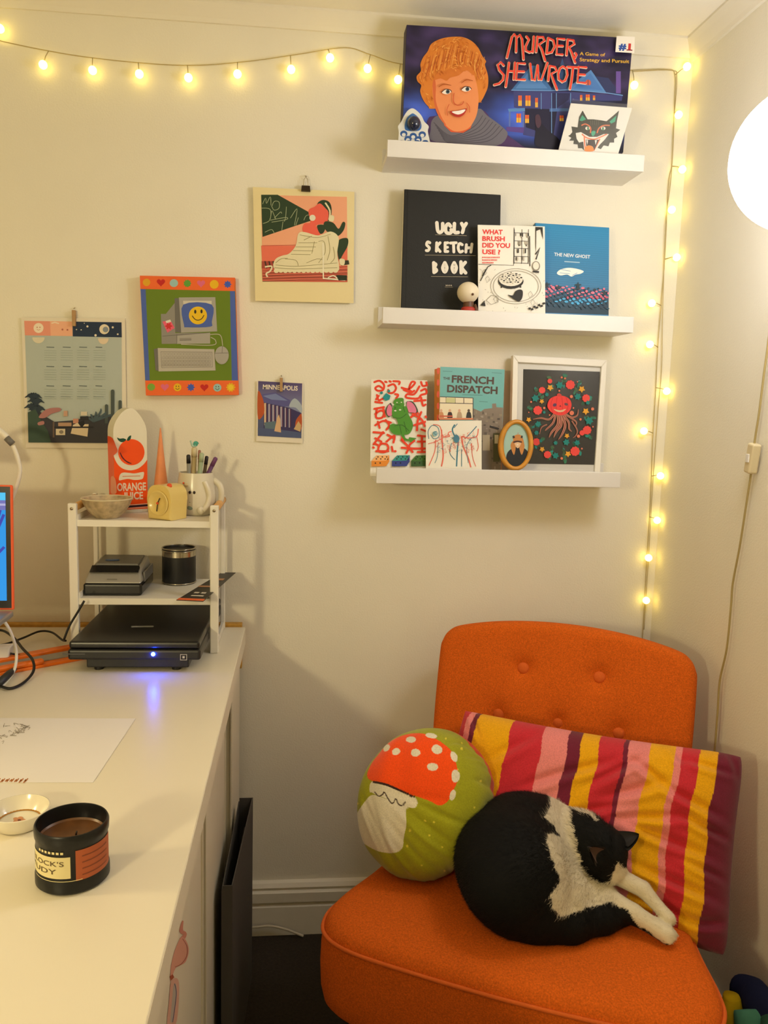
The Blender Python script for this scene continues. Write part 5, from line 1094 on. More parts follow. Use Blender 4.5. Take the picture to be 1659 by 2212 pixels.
a.poly([tuple(q_) for q_ in catmull([(sx, 635), (sx+60, 650), (sx+110, 700), (sx+160, 820), (sx+195, 930), (399, 1010)], 4)]+[((proj(L0)[0]-200)*8.847, 2060), (sx+40, 1960)], ORJ)
a.spoly([(sx+70, 1420), (sx+120, 1410), (sx+160, 1500), (sx+170, 1720), (sx+70, 1730), (sx+60, 1560)], '#f59a76')
a.build('side_print', ctn, .35)
# orange cone
p = onY(-.062, 348, 1088); p[2] = ZT; tp = onY(-.062, 338, 924)
cn_t = thing('cone_ornament', p, 'slim orange cone standing behind the cream clock', 'ornament')
lathe('cone', [(0, .0005), (.021, .0005), (.0215, .004), (.0205, .012), (.0008+.009, (tp[2]-ZT)*.55), (.0012, tp[2]-ZT), (0, tp[2]-ZT)], p, mat('cone_orange', '#e8925c', .5, var=.12, vscale=30), cn_t, 28)
# clock
p = onZ(ZT, 362, 1120); p[1] = max(p[1], -.178); th = math.radians(-30); n_ = np.array([math.sin(th), -math.cos(th), 0]); sd_ = np.array([math.cos(th), math.sin(th), 0])
CLK = mat('clock_cream', '#e8cd7c', .3, coat=.3)
ck = thing('clock', (p[0], p[1], ZT), 'cream yellow retro table clock with an orange button on the rack', 'clock')
arch = [(-.029, .0005), (-.030, .040), (-.028, .055), (-.021, .066), (-.010, .071), (.010, .071), (.021, .066), (.028, .055), (.030, .040), (.029, .0005)]
arch = arch[:1]+[tuple(q_) for q_ in catmull(arch[1:-1], 4)]+arch[-1:]; n = len(arch)
bm = bmesh.new(); A_ = [bm.verts.new(Vector((p+sd_*s_+np.array([0, 0, z])+n_*.027).tolist())) for s_, z in arch]; B_ = [bm.verts.new(Vector((p+sd_*s_+np.array([0, 0, z])-n_*.027).tolist())) for s_, z in arch]
f1 = bm.faces.new(A_); f2 = bm.faces.new(B_[::-1]); [bm.faces.new([A_[i], B_[i], B_[(i+1) % n], A_[(i+1) % n]]) for i in range(n)]
bmesh.ops.bevel(bm, geom=list(f1.edges)+list(f2.edges), offset=.006, segments=4, affect='EDGES', profile=.6)
o = bm_obj('case', bm, CLK, ck); sharp(o, .9)
fcn = p+np.array([0, 0, .035])+n_*.0268
lathe('dial', [(.0235, .0018), (.022, .0015), (.019, -.001), (.012, -.003), (0, -.0035)], fcn+n_*.003, CLK, ck, 36, axis=n_)
lathe('bezel', [(.0235, .001), (.0255, .0032), (.0235, .0045), (.0222, .003)], fcn, CLK, ck, 36, axis=n_)
HB = mat('clock_hands', '#1c1a16', .5)
for a0, L in ((math.radians(-98), .017), (math.radians(62), .012)):
    d_ = sd_*math.cos(a0)+np.array([0, 0, 1])*math.sin(a0); tube('hand', [fcn+n_*.004, fcn+n_*.004+d_*L], .0010, HB, ck, 6)
ball('hub', fcn+n_*.0045, .0026, mat('clock_red', '#e2501c', .4), ck, 12, 8)
side_c = p+sd_*.016+np.array([0, 0, .0695])+n_*.012
lathe('button', [(0, .004), (.004, .0035), (.0052, .002), (.0054, 0)], side_c-sd_*.001, mat('clock_red', '#e2501c'), ck, 18, axis=np.array([sd_[0]*.5, sd_[1]*.5-.5, .8]))
# bear mug with pens
p = onZ(ZT, 424, 1110); p[1] = max(p[1], -.150)
MUGM = mat('mug_glaze', '#dcd4bf', .3, coat=.3)
mg = thing('pen_mug', (p[0], p[1], ZT), 'cream animal-shaped mug full of pens on the rack', 'mug')
lathe('body', [(0, .0005), (.032, .0005), (.037, .006), (.0415, .024), (.0415, .045), (.039, .066), (.0365, .084), (.0355, .090), (.034, .0905), (.0335, .086), (.037, .06), (.038, .03), (.03, .008), (0, .007)], p, MUGM, mg, 44)
V, Fc = tube_geo(catmull([p+np.array(q_) for q_ in ((.020, -.030, .074), (.028, -.031, .058), (.031, -.030, .040), (.026, -.034, .022), (.018, -.039, .012))], 5), [.006]*21, 12)
mesh('arm', V, Fc, MUGM, mg, True)
tube('handle', catmull([p+np.array(q_) for q_ in ((.036, .0, .074), (.050, -.004, .064), (.054, -.005, .044), (.050, -.003, .026), (.038, .0, .018))], 6), .0065, MUGM, mg, 12)
ball('paw', p+np.array([.014, -.0385, .013]), (.008, .006, .009), MUGM, mg)
EYE = mat('mug_ink', '#2a1a14', .4)
for dx in (-.008, .001): ball('eye', p+np.array([dx, -math.sqrt(.041**2-dx*dx)-.0002, .051]), (.0028, .0012, .0034), EYE, mg, 12, 8)
ball('cheek', p+np.array([-.022, -.0350, .070]), (.002, .0015, .002), mat('clock_red', '#e2501c'), mg, 8, 6)
for dx, dz, c, r in ((-.007, .030, '#7a8c70', .0035), (-.008, .018, '#7f9080', .006), (-.016, .066, '#c8b48c', .005)): ball('leaf_motif', p+np.array([dx, -math.sqrt(.0405**2-dx*dx)+.0006, dz]), (r, .0016, r*.8), mat('motif'+c, c, .4), mg, 10, 6)
PENS = [((386+22, 1020), (407, 982), .0042, '#8f8c84', '#17161a', 'grey pen with a black cap in the mug'), ((418, 1022), (420, 966), .0058, '#cdb98c', '#d8c8a0', 'thick beige pen with a round cap in the mug'), ((432, 1020), (436, 978), .0050, '#9fae8c', '#aab896', 'sage green marker in the mug'), ((442, 1020), (447, 985), .0038, '#6a5844', '#2a2028', 'slim brown pen with a dark tip in the mug'), ((450, 1022), (467, 988), .0045, '#5c3060', '#6e3f70', 'purple pen leaning out of the mug'), ((430, 1018), (431, 972), .0030, '#8a5a44', '#9a6450', 'thin rust pencil in the mug')]
for i, (b_, t_, r, c, c2, lab) in enumerate(PENS):
    yb, yt = p[1]+(.006 if i % 2 else -.004), p[1]+(.010 if i % 2 else -.006)
    T = onY(yt, *t_); Bm = onY(yb, *b_); d_ = (T-Bm)/np.linalg.norm(T-Bm); Bt = Bm-d_*((Bm[2]-ZT-.012)/d_[2])
    q_ = np.array([Bt[0], Bt[1]]); c_ = p[:2]; off = q_-c_; L = np.linalg.norm(off)
    if L > .024: Bt[:2] = c_+off/L*.024
    pn = thing('pen', Bt, lab, 'pen', 'pens in the mug')
    tube('barrel', [Bt, T-(T-Bt)*.16], r, mat('pen'+c, c, .4), pn, 12); tube('cap', [T-(T-Bt)*.16, T-(T-Bt)*.02, T], [r*1.08, r*1.05, r*.6], mat('pencap'+c2, c2, .4), pn, 12)
T = onY(p[1]-.006, 420, 966); tp_ = thing('pen_topper', T+np.array([0, 0, .001]), 'tiny turquoise snail topper above the beige pen', 'ornament')
TQ = mat('topper_teal', '#3f9f8c', .4)
tube('shell', catmull([T+np.array([.003+.0045*math.cos(t)*(1-t/14), -.002, .007+.0045*math.sin(t)*(1-t/14)]) for t in np.linspace(0, 9, 16)], 2), .0022, TQ, tp_, 8)
tube('neck', catmull([T+np.array(q_) for q_ in ((.004, -.002, .003), (-.003, -.002, .002), (-.006, -.002, .008), (-.008, -.002, .014))], 4), [.0022]*8+[.0018]*5, mat('topper_pale', '#a8c4b4', .4), tp_, 8)

# label printer on the middle tray
fl = onZ(ZM, 182, 1268); frr = onZ(ZM, 300, 1276); yy = -.196
x0, x1 = onY(yy, 178, 1240)[0], onY(yy, 306, 1240)[0]
lp = thing('label_printer', ((x0+x1)/2, -.12, ZM), 'black and silver desktop label printer on the middle tray', 'printer')
SIL = mat('silver_plastic', '#a8a49c', .35, metal=.3); GRYP = mat('grey_plastic', '#6f6c68', .4)
y1_ = -.062
box('base', x0, x1, yy, y1_, ZM+.001, ZM+.026, mat('black_gloss', '#101012', .2), lp, .005, 3)
bm = bmesh.new(); hexa(bm, [(x0+.001, yy+.001, ZM+.026), (x1-.001, yy+.001, ZM+.026), (x1-.001, y1_-.002, ZM+.026), (x0+.001, y1_-.002, ZM+.026), (x0+.008, yy+.030, ZM+.052), (x1-.008, yy+.030, ZM+.052), (x1-.010, y1_-.006, ZM+.062), (x0+.010, y1_-.006, ZM+.062)], .004); bm_obj('upper_shell', bm, SIL, lp)
bm = bmesh.new(); hexa(bm, [(x0+.010, yy+.018, ZM+.0455), (x1-.010, yy+.018, ZM+.0455), (x1-.010, yy+.034, ZM+.0530), (x0+.010, yy+.034, ZM+.0530), (x0+.010, yy+.016, ZM+.0470), (x1-.010, yy+.016, ZM+.0470), (x1-.011, yy+.034, ZM+.0575), (x0+.011, yy+.034, ZM+.0575)]); bm_obj('slot', bm, mat('black_gloss', '#101012'), lp)
box('side_panel', x1-.003, x1+.001, yy+.03, y1_-.01, ZM+.024, ZM+.045, GRYP, lp, .001)
bm = bmesh.new(); hexa(bm, [(x0+.016, yy+.046, ZM+.0555), (x1-.016, yy+.046, ZM+.0555), (x1-.016, y1_-.012, ZM+.0605), (x0+.016, y1_-.012, ZM+.0605), (x0+.017, yy+.047, ZM+.0585), (x1-.017, yy+.047, ZM+.0585), (x1-.017, y1_-.013, ZM+.0635), (x0+.017, y1_-.013, ZM+.0635)]); bm_obj('top_panel', bm, GRYP, lp)
lathe('badge', [(0, .0016), (.008, .0014), (.009, 0)], ((x0+x1)/2-.016, yy+.075, ZM+.0608), mat('badge_blue', '#3f5a8a', .4), lp, 20, sx=1.7, sy=.8)
box('logo_strip', (x0+x1)/2-.012, (x0+x1)/2+.008, yy+.0065, yy+.0075, ZM+.0336, ZM+.0350, GRYP, lp)
# black tin
p = onZ(ZM, 387, 1258); p[1] = max(p[1], -.16)
tn = thing('paint_tin', (p[0], p[1], ZM), 'small black tin with a bright metal rim on the middle tray', 'tin')
lathe('can', [(0, .0005), (.036, .0005), (.0365, .002), (.0365, .076), (.036, .079), (.0335, .079), (.033, .075), (0, .074)], p, mat('tin_black', '#141416', .45), tn, 40)
CH = mat('chrome', '#b8b2a4', .18, metal=1)
for z in (.003, .074, .079): mesh('rim', *tube_geo([(p[0]+.0362*math.cos(t), p[1]+.0362*math.sin(t), ZM+z) for t in np.linspace(0, 6.283, 40, endpoint=False)], .0016, 6, True), CH, tn, True)
lathe('band', [(.0367, .062), (.0368, .074)], p, CH, tn, 40)
# swatch card lying over the edge of the middle tray
zs = ZM+.016; Q4 = [onZ(zs, *q_) for q_ in ((1400/2.9625+8, 860+1103/2.9625), (1515/2.9625, 860+1100/2.9625), (1300/2.9625, 860+1300/2.9625), (1128/2.9625, 860+1292/2.9625))]
for q_ in Q4: q_[1] = min(q_[1], -.030)
sw = thing('bookmark', (np.mean([q_[0] for q_ in Q4]), -.13, zs-.001), 'black bookmark card with an orange end lying across the middle tray', 'bookmark')
slab('card', Q4, np.array([0, 0, 1.]), .001, mat('black_card', '#26221e', .45), sw)
def qp(u, v): return (Q4[0]*(1-u)+Q4[1]*u)*(1-v)+(Q4[3]*(1-u)+Q4[2]*u)*v+np.array([0, 0, .0006])
def strip(name, u0, u1, v0, v1, m, dz=0): mesh(name, [qp(u0, v0)+[0, 0, dz], qp(u1, v0)+[0, 0, dz], qp(u1, v1)+[0, 0, dz], qp(u0, v1)+[0, 0, dz]], [(0, 1, 2, 3)], m, sw)
strip('orange_end', 0, 1, .94, 1, mat('bk_orange', '#e8682c', .4)); strip('stripe', 0, 1, .52, .57, mat('bk_tan', '#b8845c', .5)); strip('motif', .25, .45, .74, .78, mat('bk_white', '#ddd4c4', .5)); strip('motif', .55, .75, .74, .78, mat('bk_white', '#ddd4c4')); strip('motif', .3, .8, .84, .87, mat('bk_white', '#ddd4c4')); strip('motif', .2, .8, .25, .32, mat('bk_tan', '#b8845c'))

# flatbed scanner under the rack
cF = crop(0, 860, 2.9625)
SW_, SD_, yaw_ = .247, .36, math.radians(-1.0)
fr0 = onZ(ZD+.026, 422, 1427); fr0[0] = -.1865
ux = np.array([math.cos(yaw_), math.sin(yaw_), 0]); uy = np.array([-math.sin(yaw_), math.cos(yaw_), 0])
def S(x, y, z): return fr0*np.array([1, 1, 0])+ux*(x-SW_)+uy*y+np.array([0, 0, ZD+z])
SCM = mat('scanner_black', '#17171a', .38, bump=.05, bscale=300); SCG = mat('scanner_gloss', '#121215', .32)
sn = thing('flatbed_scanner', S(SW_/2, SD_/2, 0), 'black flatbed scanner with a blue power light under the desk rack', 'scanner')
def sbox(name, x0, x1, y0, y1, z0, z1, m, bev=0, parent=None, seg=3):
    bm = bmesh.new(); hexa(bm, [S(*c) for c in box_pts(x0, x1, y0, y1, z0, z1)], bev, seg); return bm_obj(name, bm, m, parent or sn)
sbox('body', 0, SW_, 0, SD_, .026, .047, SCM, .005); sbox('lid', .002, SW_-.002, .002, SD_, .0475, .062, SCG, .005); sbox('base_plate', .03, SW_-.025, .018, SD_-.03, .006, .026, SCM, .002)
for x in (.05, SW_-.05):
    for y in (.03, SD_-.05): lathe('foot', [(0, 0), (.009, 0), (.009, .006), (0, .006)], S(x, y, 0), BLACKM, sn, 14)
SPL = Plane(S(0, 0, 0), -uy); lc = SPL.hit(331, 1413)
LEDM = mat('blue_led', '#1a44ff', .3, emit=420); V, Fc = sphere_geo(lc-uy*.0008, .0036, 12, 8); mesh('power_light', V, Fc, LEDM, sn, True)
a = Art(SPL, cF, start=6e-4); a.stroke([(1155, 1640), (1195, 1640), (1195, 1675), (1155, 1675)], 5, '#c8c4b8', closed=True); a.rect(1168, 1650, 1182, 1665, '#c8c4b8'); a.stroke([(400, 1637), (545, 1637)], 7, '#5a5a5c'); a.build('marks', sn, .5)
tl_ = Plane(S(0, 0, .0622), (0, 0, 1)); a = Art(tl_, cF, start=1e-4); a.stroke([(840, 1463), (982, 1461)], 9, '#8a8a86'); a.build('lid_mark', sn, .4)

# orange paper trimmer half under the scanner
tA = [onZ(ZD+.012, *cF(*q_)) for q_ in ((60, 1720), (160, 1640), (480, 1560), (480, 1700), (200, 1780), (120, 1790))]
ot = thing('paper_trimmer', (np.mean([q_[0] for q_ in tA]), np.mean([q_[1] for q_ in tA]), ZD), 'orange and grey paper trimmer on the desk beside the scanner', 'paper trimmer')
ORP = mat('orange_plastic', '#ee7416', .35); a0 = onZ(ZD+.006, 45, 1445); a1 = onZ(ZD+.006, 135, 1428); dv = (a1-a0)/np.linalg.norm(a1-a0); dn = np.array([-dv[1], dv[0], 0])
def tbox(name, u0, u1, v0, v1, z0, z1, m, bev=.0015):
    bm = bmesh.new(); hexa(bm, [a0*np.array([1, 1, 0])+dv*x+dn*y+np.array([0, 0, ZD+z]) for x, y, z in box_pts(u0, u1, v0, v1, z0, z1)], bev); return bm_obj(name, bm, m, ot)
tbox('base', -.05, .135, 0, .075, .0, .006, ORP); tbox('bed', -.045, .13, .018, .052, .006, .0085, mat('trimmer_grey', '#9a958a', .5), .0005); tbox('rail', -.05, .135, .055, .075, .006, .014, ORP, .002); tbox('handle', -.045, .045, .001, .016, .006, .016, ORP, .004)

# cables
BC = mat('black_cable', '#141312', .5)
def dcable(name, pts, r, lab, m=BC):
    P_ = [onZ(ZD+z, x, y) for x, y, z in pts]; P_ = catmull(P_, 7)
    o = tube(name, P_, r, m, None, 8, base=P_[0]); return tag(o, lab, 'cable')
dcable('power_cable', [(-30, 1470, .004), (0, 1482, .004), (24, 1487, .004), (52, 1474, .004), (72, 1450, .010), (70, 1425, .022), (48, 1400, .026), (30, 1378, .030), (5, 1362, .03), (-30, 1362, .03)], .0026, 'black power cable looping on the desk below the laptop')
dcable('charging_cable', [(-25, 1395, .018), (10, 1392, .02), (50, 1378, .02), (85, 1364, .018), (112, 1366, .018), (134, 1382, .021), (142, 1384, .026)], .0022, 'thin black cable running from the laptop to the scanner')
o = tube('scanner_cable', catmull([onY(-.245, 138, 1382), onY(-.24, 150, 1352), onY(-.238, 168, 1322), onY(-.236, 182, 1298)], 6), .0022, BC, None, 8); tag(o, 'black cable rising beside the rack post', 'cable')
plg = thing('cable_plug', onZ(ZD, 20, 1475), 'black cable plug lying inside the cable loop on the desk', 'plug')
g0 = onZ(ZD+.008, -5, 1478); g1 = onZ(ZD+.008, 32, 1445); tube('body', [g0, g0+(g1-g0)*.7, g1], [.007, .007, .004], mat('plug_grey', '#2a2c2c', .5), plg, 10); tube('strain_relief', [g1, g1+(g1-g0)*.25], .0028, BC, plg, 8)

# white adaptor
p = onZ(ZD, 8, 1432)
ad = thing('adaptor', p, 'white charger block tipped on the desk under the laptop', 'charger')
V0 = [onZ(ZD+.001, -60, 1440), onZ(ZD+.001, 14, 1436)]; up_ = np.array([.004, .012, .032]); bk_ = np.array([0, .026, -.004])
bm = bmesh.new(); hexa(bm, [V0[0], V0[1], V0[1]+bk_+[0, 0, .004], V0[0]+bk_+[0, 0, .004], V0[0]+up_, V0[1]+up_, V0[1]+up_+bk_+[0, 0, .004], V0[0]+up_+bk_+[0, 0, .004]], .003, 3); bm_obj('body', bm, WHITE, ad)
tube('lead', catmull([V0[1]+up_*.6+bk_*.3, V0[1]+np.array([.02, .03, .01]), V0[1]+np.array([.03, .06, .004])], 6), .0018, BC, ad, 8)

# laptop on a stand
LY = -.34
tr_ = onY(LY, 41, 1050); brp = onY(LY+.0, 30, 1318)
lt = thing('laptop', (tr_[0]-.17, LY, brp[2]-.012), 'open laptop in an orange case with a blue drawing on its screen', 'laptop')
wl = .335; tilt = np.array([0, .06, 1.0]); tilt /= np.linalg.norm(tilt); ln = np.array([0, -tilt[2], tilt[1]]); Hh = (tr_[2]-brp[2])/tilt[2]
BR = brp.copy(); BL_ = BR-np.array([wl, 0, 0]); TR = BR+tilt*Hh; TL = BL_+tilt*Hh
CASE = mat('laptop_case', '#f0653a', .35); slab('lid', [TL, TR, BR, BL_], ln, .007, CASE, lt, .003)
slab('bezel', [TL+[.004, 0, -.003]+ln*.0006, TR+[-.004, 0, -.003]+ln*.0006, BR+[-.004, 0, .004]+ln*.0006, BL_+[.004, 0, .004]+ln*.0006], ln, .001, mat('bezel_black', '#15141a', .3), lt)
SP = Plane(BR+ln*.0008, ln)
def scr(u, v): return BL_+[.012, 0, 0]+np.array([(wl-.024)*u, 0, 0])+tilt*(.018+(Hh-.032)*v)+ln*.0012
SCR = bpy.data.materials.new('screen_glow'); SCR.use_nodes = True; nt = SCR.node_tree; nt.nodes.clear()
em = nt.nodes.new('ShaderNodeEmission'); vc = nt.nodes.new('ShaderNodeVertexColor'); vc.layer_name = 'Col'; om = nt.nodes.new('ShaderNodeOutputMaterial'); em.inputs[1].default_value = 1.0
nt.links.new(vc.outputs[0], em.inputs[0]); nt.links.new(em.outputs[0], om.inputs[0])
V = []; Fc = []; C = []
def srect(u0, v0, u1, v1, c, dz):
    b = len(V); V.extend([scr(u0, v0)+ln*dz, scr(u1, v0)+ln*dz, scr(u1, v1)+ln*dz, scr(u0, v1)+ln*dz]); Fc.append((b, b+1, b+2, b+3)); C.extend([lin(c)]*4)
srect(0, 0, 1, 1, '#3a9be8', 0); srect(0, .93, 1, 1, '#5cc8f4', .0001); srect(0, .84, 1, .93, '#7a78b8', .0002); srect(0, .88, 1, .90, '#b8b4d8', .0003)
def sline(pts, w, c, dz):
    for (ua, va), (ub, vb) in zip(pts[:-1], pts[1:]):
        d = np.array([(ub-ua)*wl, (vb-va)*Hh]); d /= np.linalg.norm(d); nx, ny = -d[1]*w/wl, d[0]*w/Hh; b = len(V)
        V.extend([scr(ua+nx, va+ny)+ln*dz, scr(ub+nx, vb+ny)+ln*dz, scr(ub-nx, vb-ny)+ln*dz, scr(ua-nx, va-ny)+ln*dz]); Fc.append((b, b+1, b+2, b+3)); C.extend([lin(c)]*4)
for pts_ in ([(.80, .0), (.86, .35), (.93, .62), (.97, .84)], [(.99, .80), (.95, .65), (.90, .55)], [(.88, .20), (.93, .40), (.99, .50)], [(.78, .40), (.86, .44), (.90, .20), (.89, .08)], [(.5, .1), (.62, .5), (.7, .8)], [(.2, .2), (.4, .6), (.45, .8)]): sline(pts_, .0028, '#4a4fb0', .0004)
mesh('screen', V, Fc, SCR, lt, cols=np.array(C))
bxb = box('keyboard_base', BL_[0], BR[0], LY-.225, LY-.001, BR[2]-.012, BR[2]-.001, mat('laptop_silver', '#b8b6b4', .3, metal=.6), lt, .003)
for r in range(5): box('key_row', BL_[0]+.02, BR[0]-.02, LY-.045-.019*r, LY-.031-.019*r, BR[2]-.001, BR[2]+.0006, BLACKM, lt)
ls = thing('laptop_stand', (BR[0]-.16, LY-.12, ZD), 'white wire laptop stand holding the orange laptop', 'stand')
zs_ = BR[2]-.0135
for x in (BR[0]-.012, BR[0]-.30):
    tube('side_wire', catmull([(x, LY-.02, zs_), (x, LY-.21, zs_), (x+.0, LY-.20, ZD+.05), (x+.006, LY-.16, ZD+.004), (x+.012, LY-.03, ZD+.004), (x+.014, LY+.0, ZD+.035), (x+.010, LY-.01, zs_-.03), (x, LY-.02, zs_)], 6), .0028, WM, ls, 8)
for y in (LY-.02, LY-.21): tube('cross_wire', [(BR[0]-.30, y, zs_), (BR[0]-.012, y, zs_)], .0028, WM, ls, 8)

# white curved lamp arm behind the laptop
dl = thing('curved_lamp', (onY(-.20, -60, 1300)[0], -.20, ZD), 'white lamp with a curved arm standing behind the laptop', 'lamp')
arm = [onY(-.20, *q_) for q_ in ((-60, 1330), (-20, 1180), (22, 1085), (42, 1025), (38, 990), (28, 962), (15, 945), (-5, 928), (-40, 915), (-90, 930))]; arm[0][2] = ZD+.012
tube('arm', catmull(arm[:6], 6), [.0045]*31, WM, dl, 10); tube('joint', [onY(-.20, 27, 959), onY(-.20, 14, 946)], .0066, GRYP, dl, 10); tube('upper_arm', catmull(arm[6:], 6), .0062, WM, dl, 10)
lathe('base', [(0, 0), (.05, 0), (.05, .008), (.046, .012), (0, .012)], (arm[0][0], -.20, ZD), WM, dl, 30)
lathe('shade', [(.012, .0), (.02, -.01), (.042, -.05), (.040, -.05), (.018, -.012), (.010, -.004)], arm[-1], WM, dl, 28)

# sheets of paper
def sheet(name, c4, z, lab, m):
    base = np.mean(c4, 0); base[2] = z-.0004; t = thing(name, base, lab, 'paper'); slab('page', c4, np.array([0, 0, 1.]), .0004, m, t); return t
zp = ZD+.0008; TRp, BRp = onZ(zp, 293, 1552), onZ(zp, 201, 1690); sdv = np.array([-.297, .012, 0])
pap = sheet('drawing_paper', [TRp+sdv, TRp, BRp, BRp+sdv], zp, 'large white sheet with faint pencil sketches on the desk', mat('sketch_paper', '#eae4e0', .65))
a = Art(Plane((0, 0, zp), (0, 0, 1)), crop(0, 1500, 5.53), start=1e-4)
for k in range(46):
    x = rng.uniform(-180, 330); y = rng.uniform(350, 590); y = min(y, 600-(x+20)*.6)
    a.stroke([(x, y), (x+rng.uniform(-40, 40), y+rng.uniform(-30, 30)), (x+rng.uniform(-50, 50), y+rng.uniform(-30, 30))], 5, '#9a9080', smooth=4)
a.build('pencil_sketch', pap, .7)
a = Art(Plane((0, 0, zp), (0, 0, 1)), crop(0, 1500, 5.53), start=1e-4)
for k in range(9): x = -160+55*k; a.stroke([(x, 1050+10*math.sin(k)), (x+30, 1015), (x+20, 1045), (x+55, 1005)], 12, '#b8743c', smooth=3)
a.build('brown_scribble', pap, .7)

# little dish
p = onZ(ZD, 42, 1782); p += np.array([0, 0, 0]); di = thing('trinket_dish', p, 'small white round dish with a flower motif beside the black candle tin', 'dish')
lathe('body', [(0, .0005), (.024, .0005), (.028, .003), (.034, .014), (.036, .022), (.0345, .0225), (.031, .014), (.024, .006), (0, .0055)], p, mat('dish_white', '#e4dcc8', .2, coat=.4), di, 44)
lathe('inner_ring', [(.0235, .0064), (.0250, .0072), (.0262, .0082)], p, mat('dish_gold', '#b8843c', .35, metal=.4), di, 40)
a = Art(Plane((0, 0, ZD+.0058), (0, 0, 1)), None, start=2e-4); cx0, cy0 = proj(p+np.array([0, 0, .006]))
for k in range(5): t = 1.2566*k; a.ell(cx0+9*math.cos(t), cy0+5*math.sin(t), 6, 3.4, '#c88a60', n=10)
a.ell(cx0, cy0, 4, 2.4, '#7a3a24', n=10); a.build('flower_motif', di, .4)

# candle tin
p = onZ(ZD, 158, 1893); ct_ = thing('candle_tin', p, 'round black candle tin with cream and rust labels on the desk', 'candle')
TB = mat('tin_enamel', '#17181a', .35, metal=.3); R_ = .0372
lathe('can', [(0, .0005), (R_-.001, .0005), (R_+.0014, .003), (R_+.0014, .013), (R_, .016), (R_, .052), (R_+.0012, .055), (R_+.0016, .064), (R_+.0004, .0665), (R_-.001, .0665), (R_-.0016, .064), (R_-.002, .048), (0, .0475)], p, TB, ct_, 56)
lathe('wax', [(0, .0485), (R_-.004, .0485), (R_-.0024, .0505)], p, mat('brown_wax', '#6a4424', .35, var=.3, vscale=40), ct_, 48)
tube('wick', [p+np.array([.004, 0, .0485]), p+np.array([.005, 0, .053])], .0009, BLACKM, ct_, 6)
def wrap(name, a0, a1, z0, z1, m, rr):
    V = []; n = 16
    for i in range(n+1):
        t = a0+(a1-a0)*i/n; V += [(p[0]+rr*math.cos(t), p[1]+rr*math.sin(t), p[2]+z0), (p[0]+rr*math.cos(t), p[1]+rr*math.sin(t), p[2]+z1)]
    return mesh(name, V, [(2*i, 2*i+2, 2*i+3, 2*i+1) for i in range(n)], m, ct_, True)
wrap('cream_label', math.radians(-195), math.radians(-78), .020, .044, mat('label_cream', '#dccf9c', .6), R_+.0004); wrap('rust_label', math.radians(-70), math.radians(8), .016, .050, mat('label_rust', '#a8532c', .6), R_+.0004)
def wtext(s_, a0, a1, z, h, m, name='lettering'):
    v, fc_ = text_mesh(s_, .005); x0_, x1_ = v[:, 0].min(), v[:, 0].max(); y1_ = v[:, 1].max()
    V = [(p[0]+(R_+.0007)*math.cos(a0+(a1-a0)*(q_[0]-x0_)/(x1_-x0_)), p[1]+(R_+.0007)*math.sin(a0+(a1-a0)*(q_[0]-x0_)/(x1_-x0_)), p[2]+z+h*q_[1]/y1_) for q_ in v]
    mesh(name, V, fc_, m, ct_)
LBK = mat('label_ink', '#5c4a30', .6)
wtext("SHERLOCK'S", math.radians(-190), math.radians(-88), .034, .0055, LBK); wtext('STUDY', math.radians(-172), math.radians(-100), .025, .0055, LBK)
[wrap('small_print', math.radians(-135+7*k), math.radians(-130.5+7*k), .0472, .0498, mat('label_cream', '#dccf9c'), R_+.0005) for k in range(7)]
for k in range(4): wrap('label_line', math.radians(-60), math.radians(-8), .021+.007*k, .0222+.007*k, mat('label_rust_dark', '#7a3a20', .6), R_+.0006)
wrap('rim_line', math.radians(-150), math.radians(-60), .0165, .0172, mat('label_cream', '#dccf9c'), R_+.0005)

# ------------------------------------------------------------------ globe wall lamp
gd = ray(1738, 343); gd /= np.linalg.norm(gd); GL = 1.42; gc = CAM+gd*GL; gr = 127/F*GL
gl = thing('globe_wall_lamp', (XR, gc[1], gc[2]-gr*.9), 'glowing white glass globe lamp on the wall beside the ledges', 'lamp')
GLM = mat('globe_glow', '#fafaff', .4, emit=GLOBE_STRENGTH)
ball('globe', gc, gr, GLM, gl, 48, 32)
BR_ = mat('lamp_brass', '#cfc2a8', .35, metal=.5)
lathe('collar', [(.0, -.012), (.030, -.012), (.034, 0), (.030, .014), (0, .014)], gc-np.array([0, 0, gr+.004]), WM, gl, 24)
tube('arm', catmull([gc-np.array([0, 0, gr+.010]), gc-np.array([-.02, 0, gr+.028]), (XR-.02, gc[1], gc[2]-gr-.03), (XR-.004, gc[1], gc[2]-gr-.03)], 6), .007, WM, gl, 12)
lathe('wall_plate', [(0, .010), (.038, .009), (.042, .004), (.042, 0)], (XR-.0005, gc[1], gc[2]-gr-.03), WM, gl, 28, axis=(-1, 0, 0))
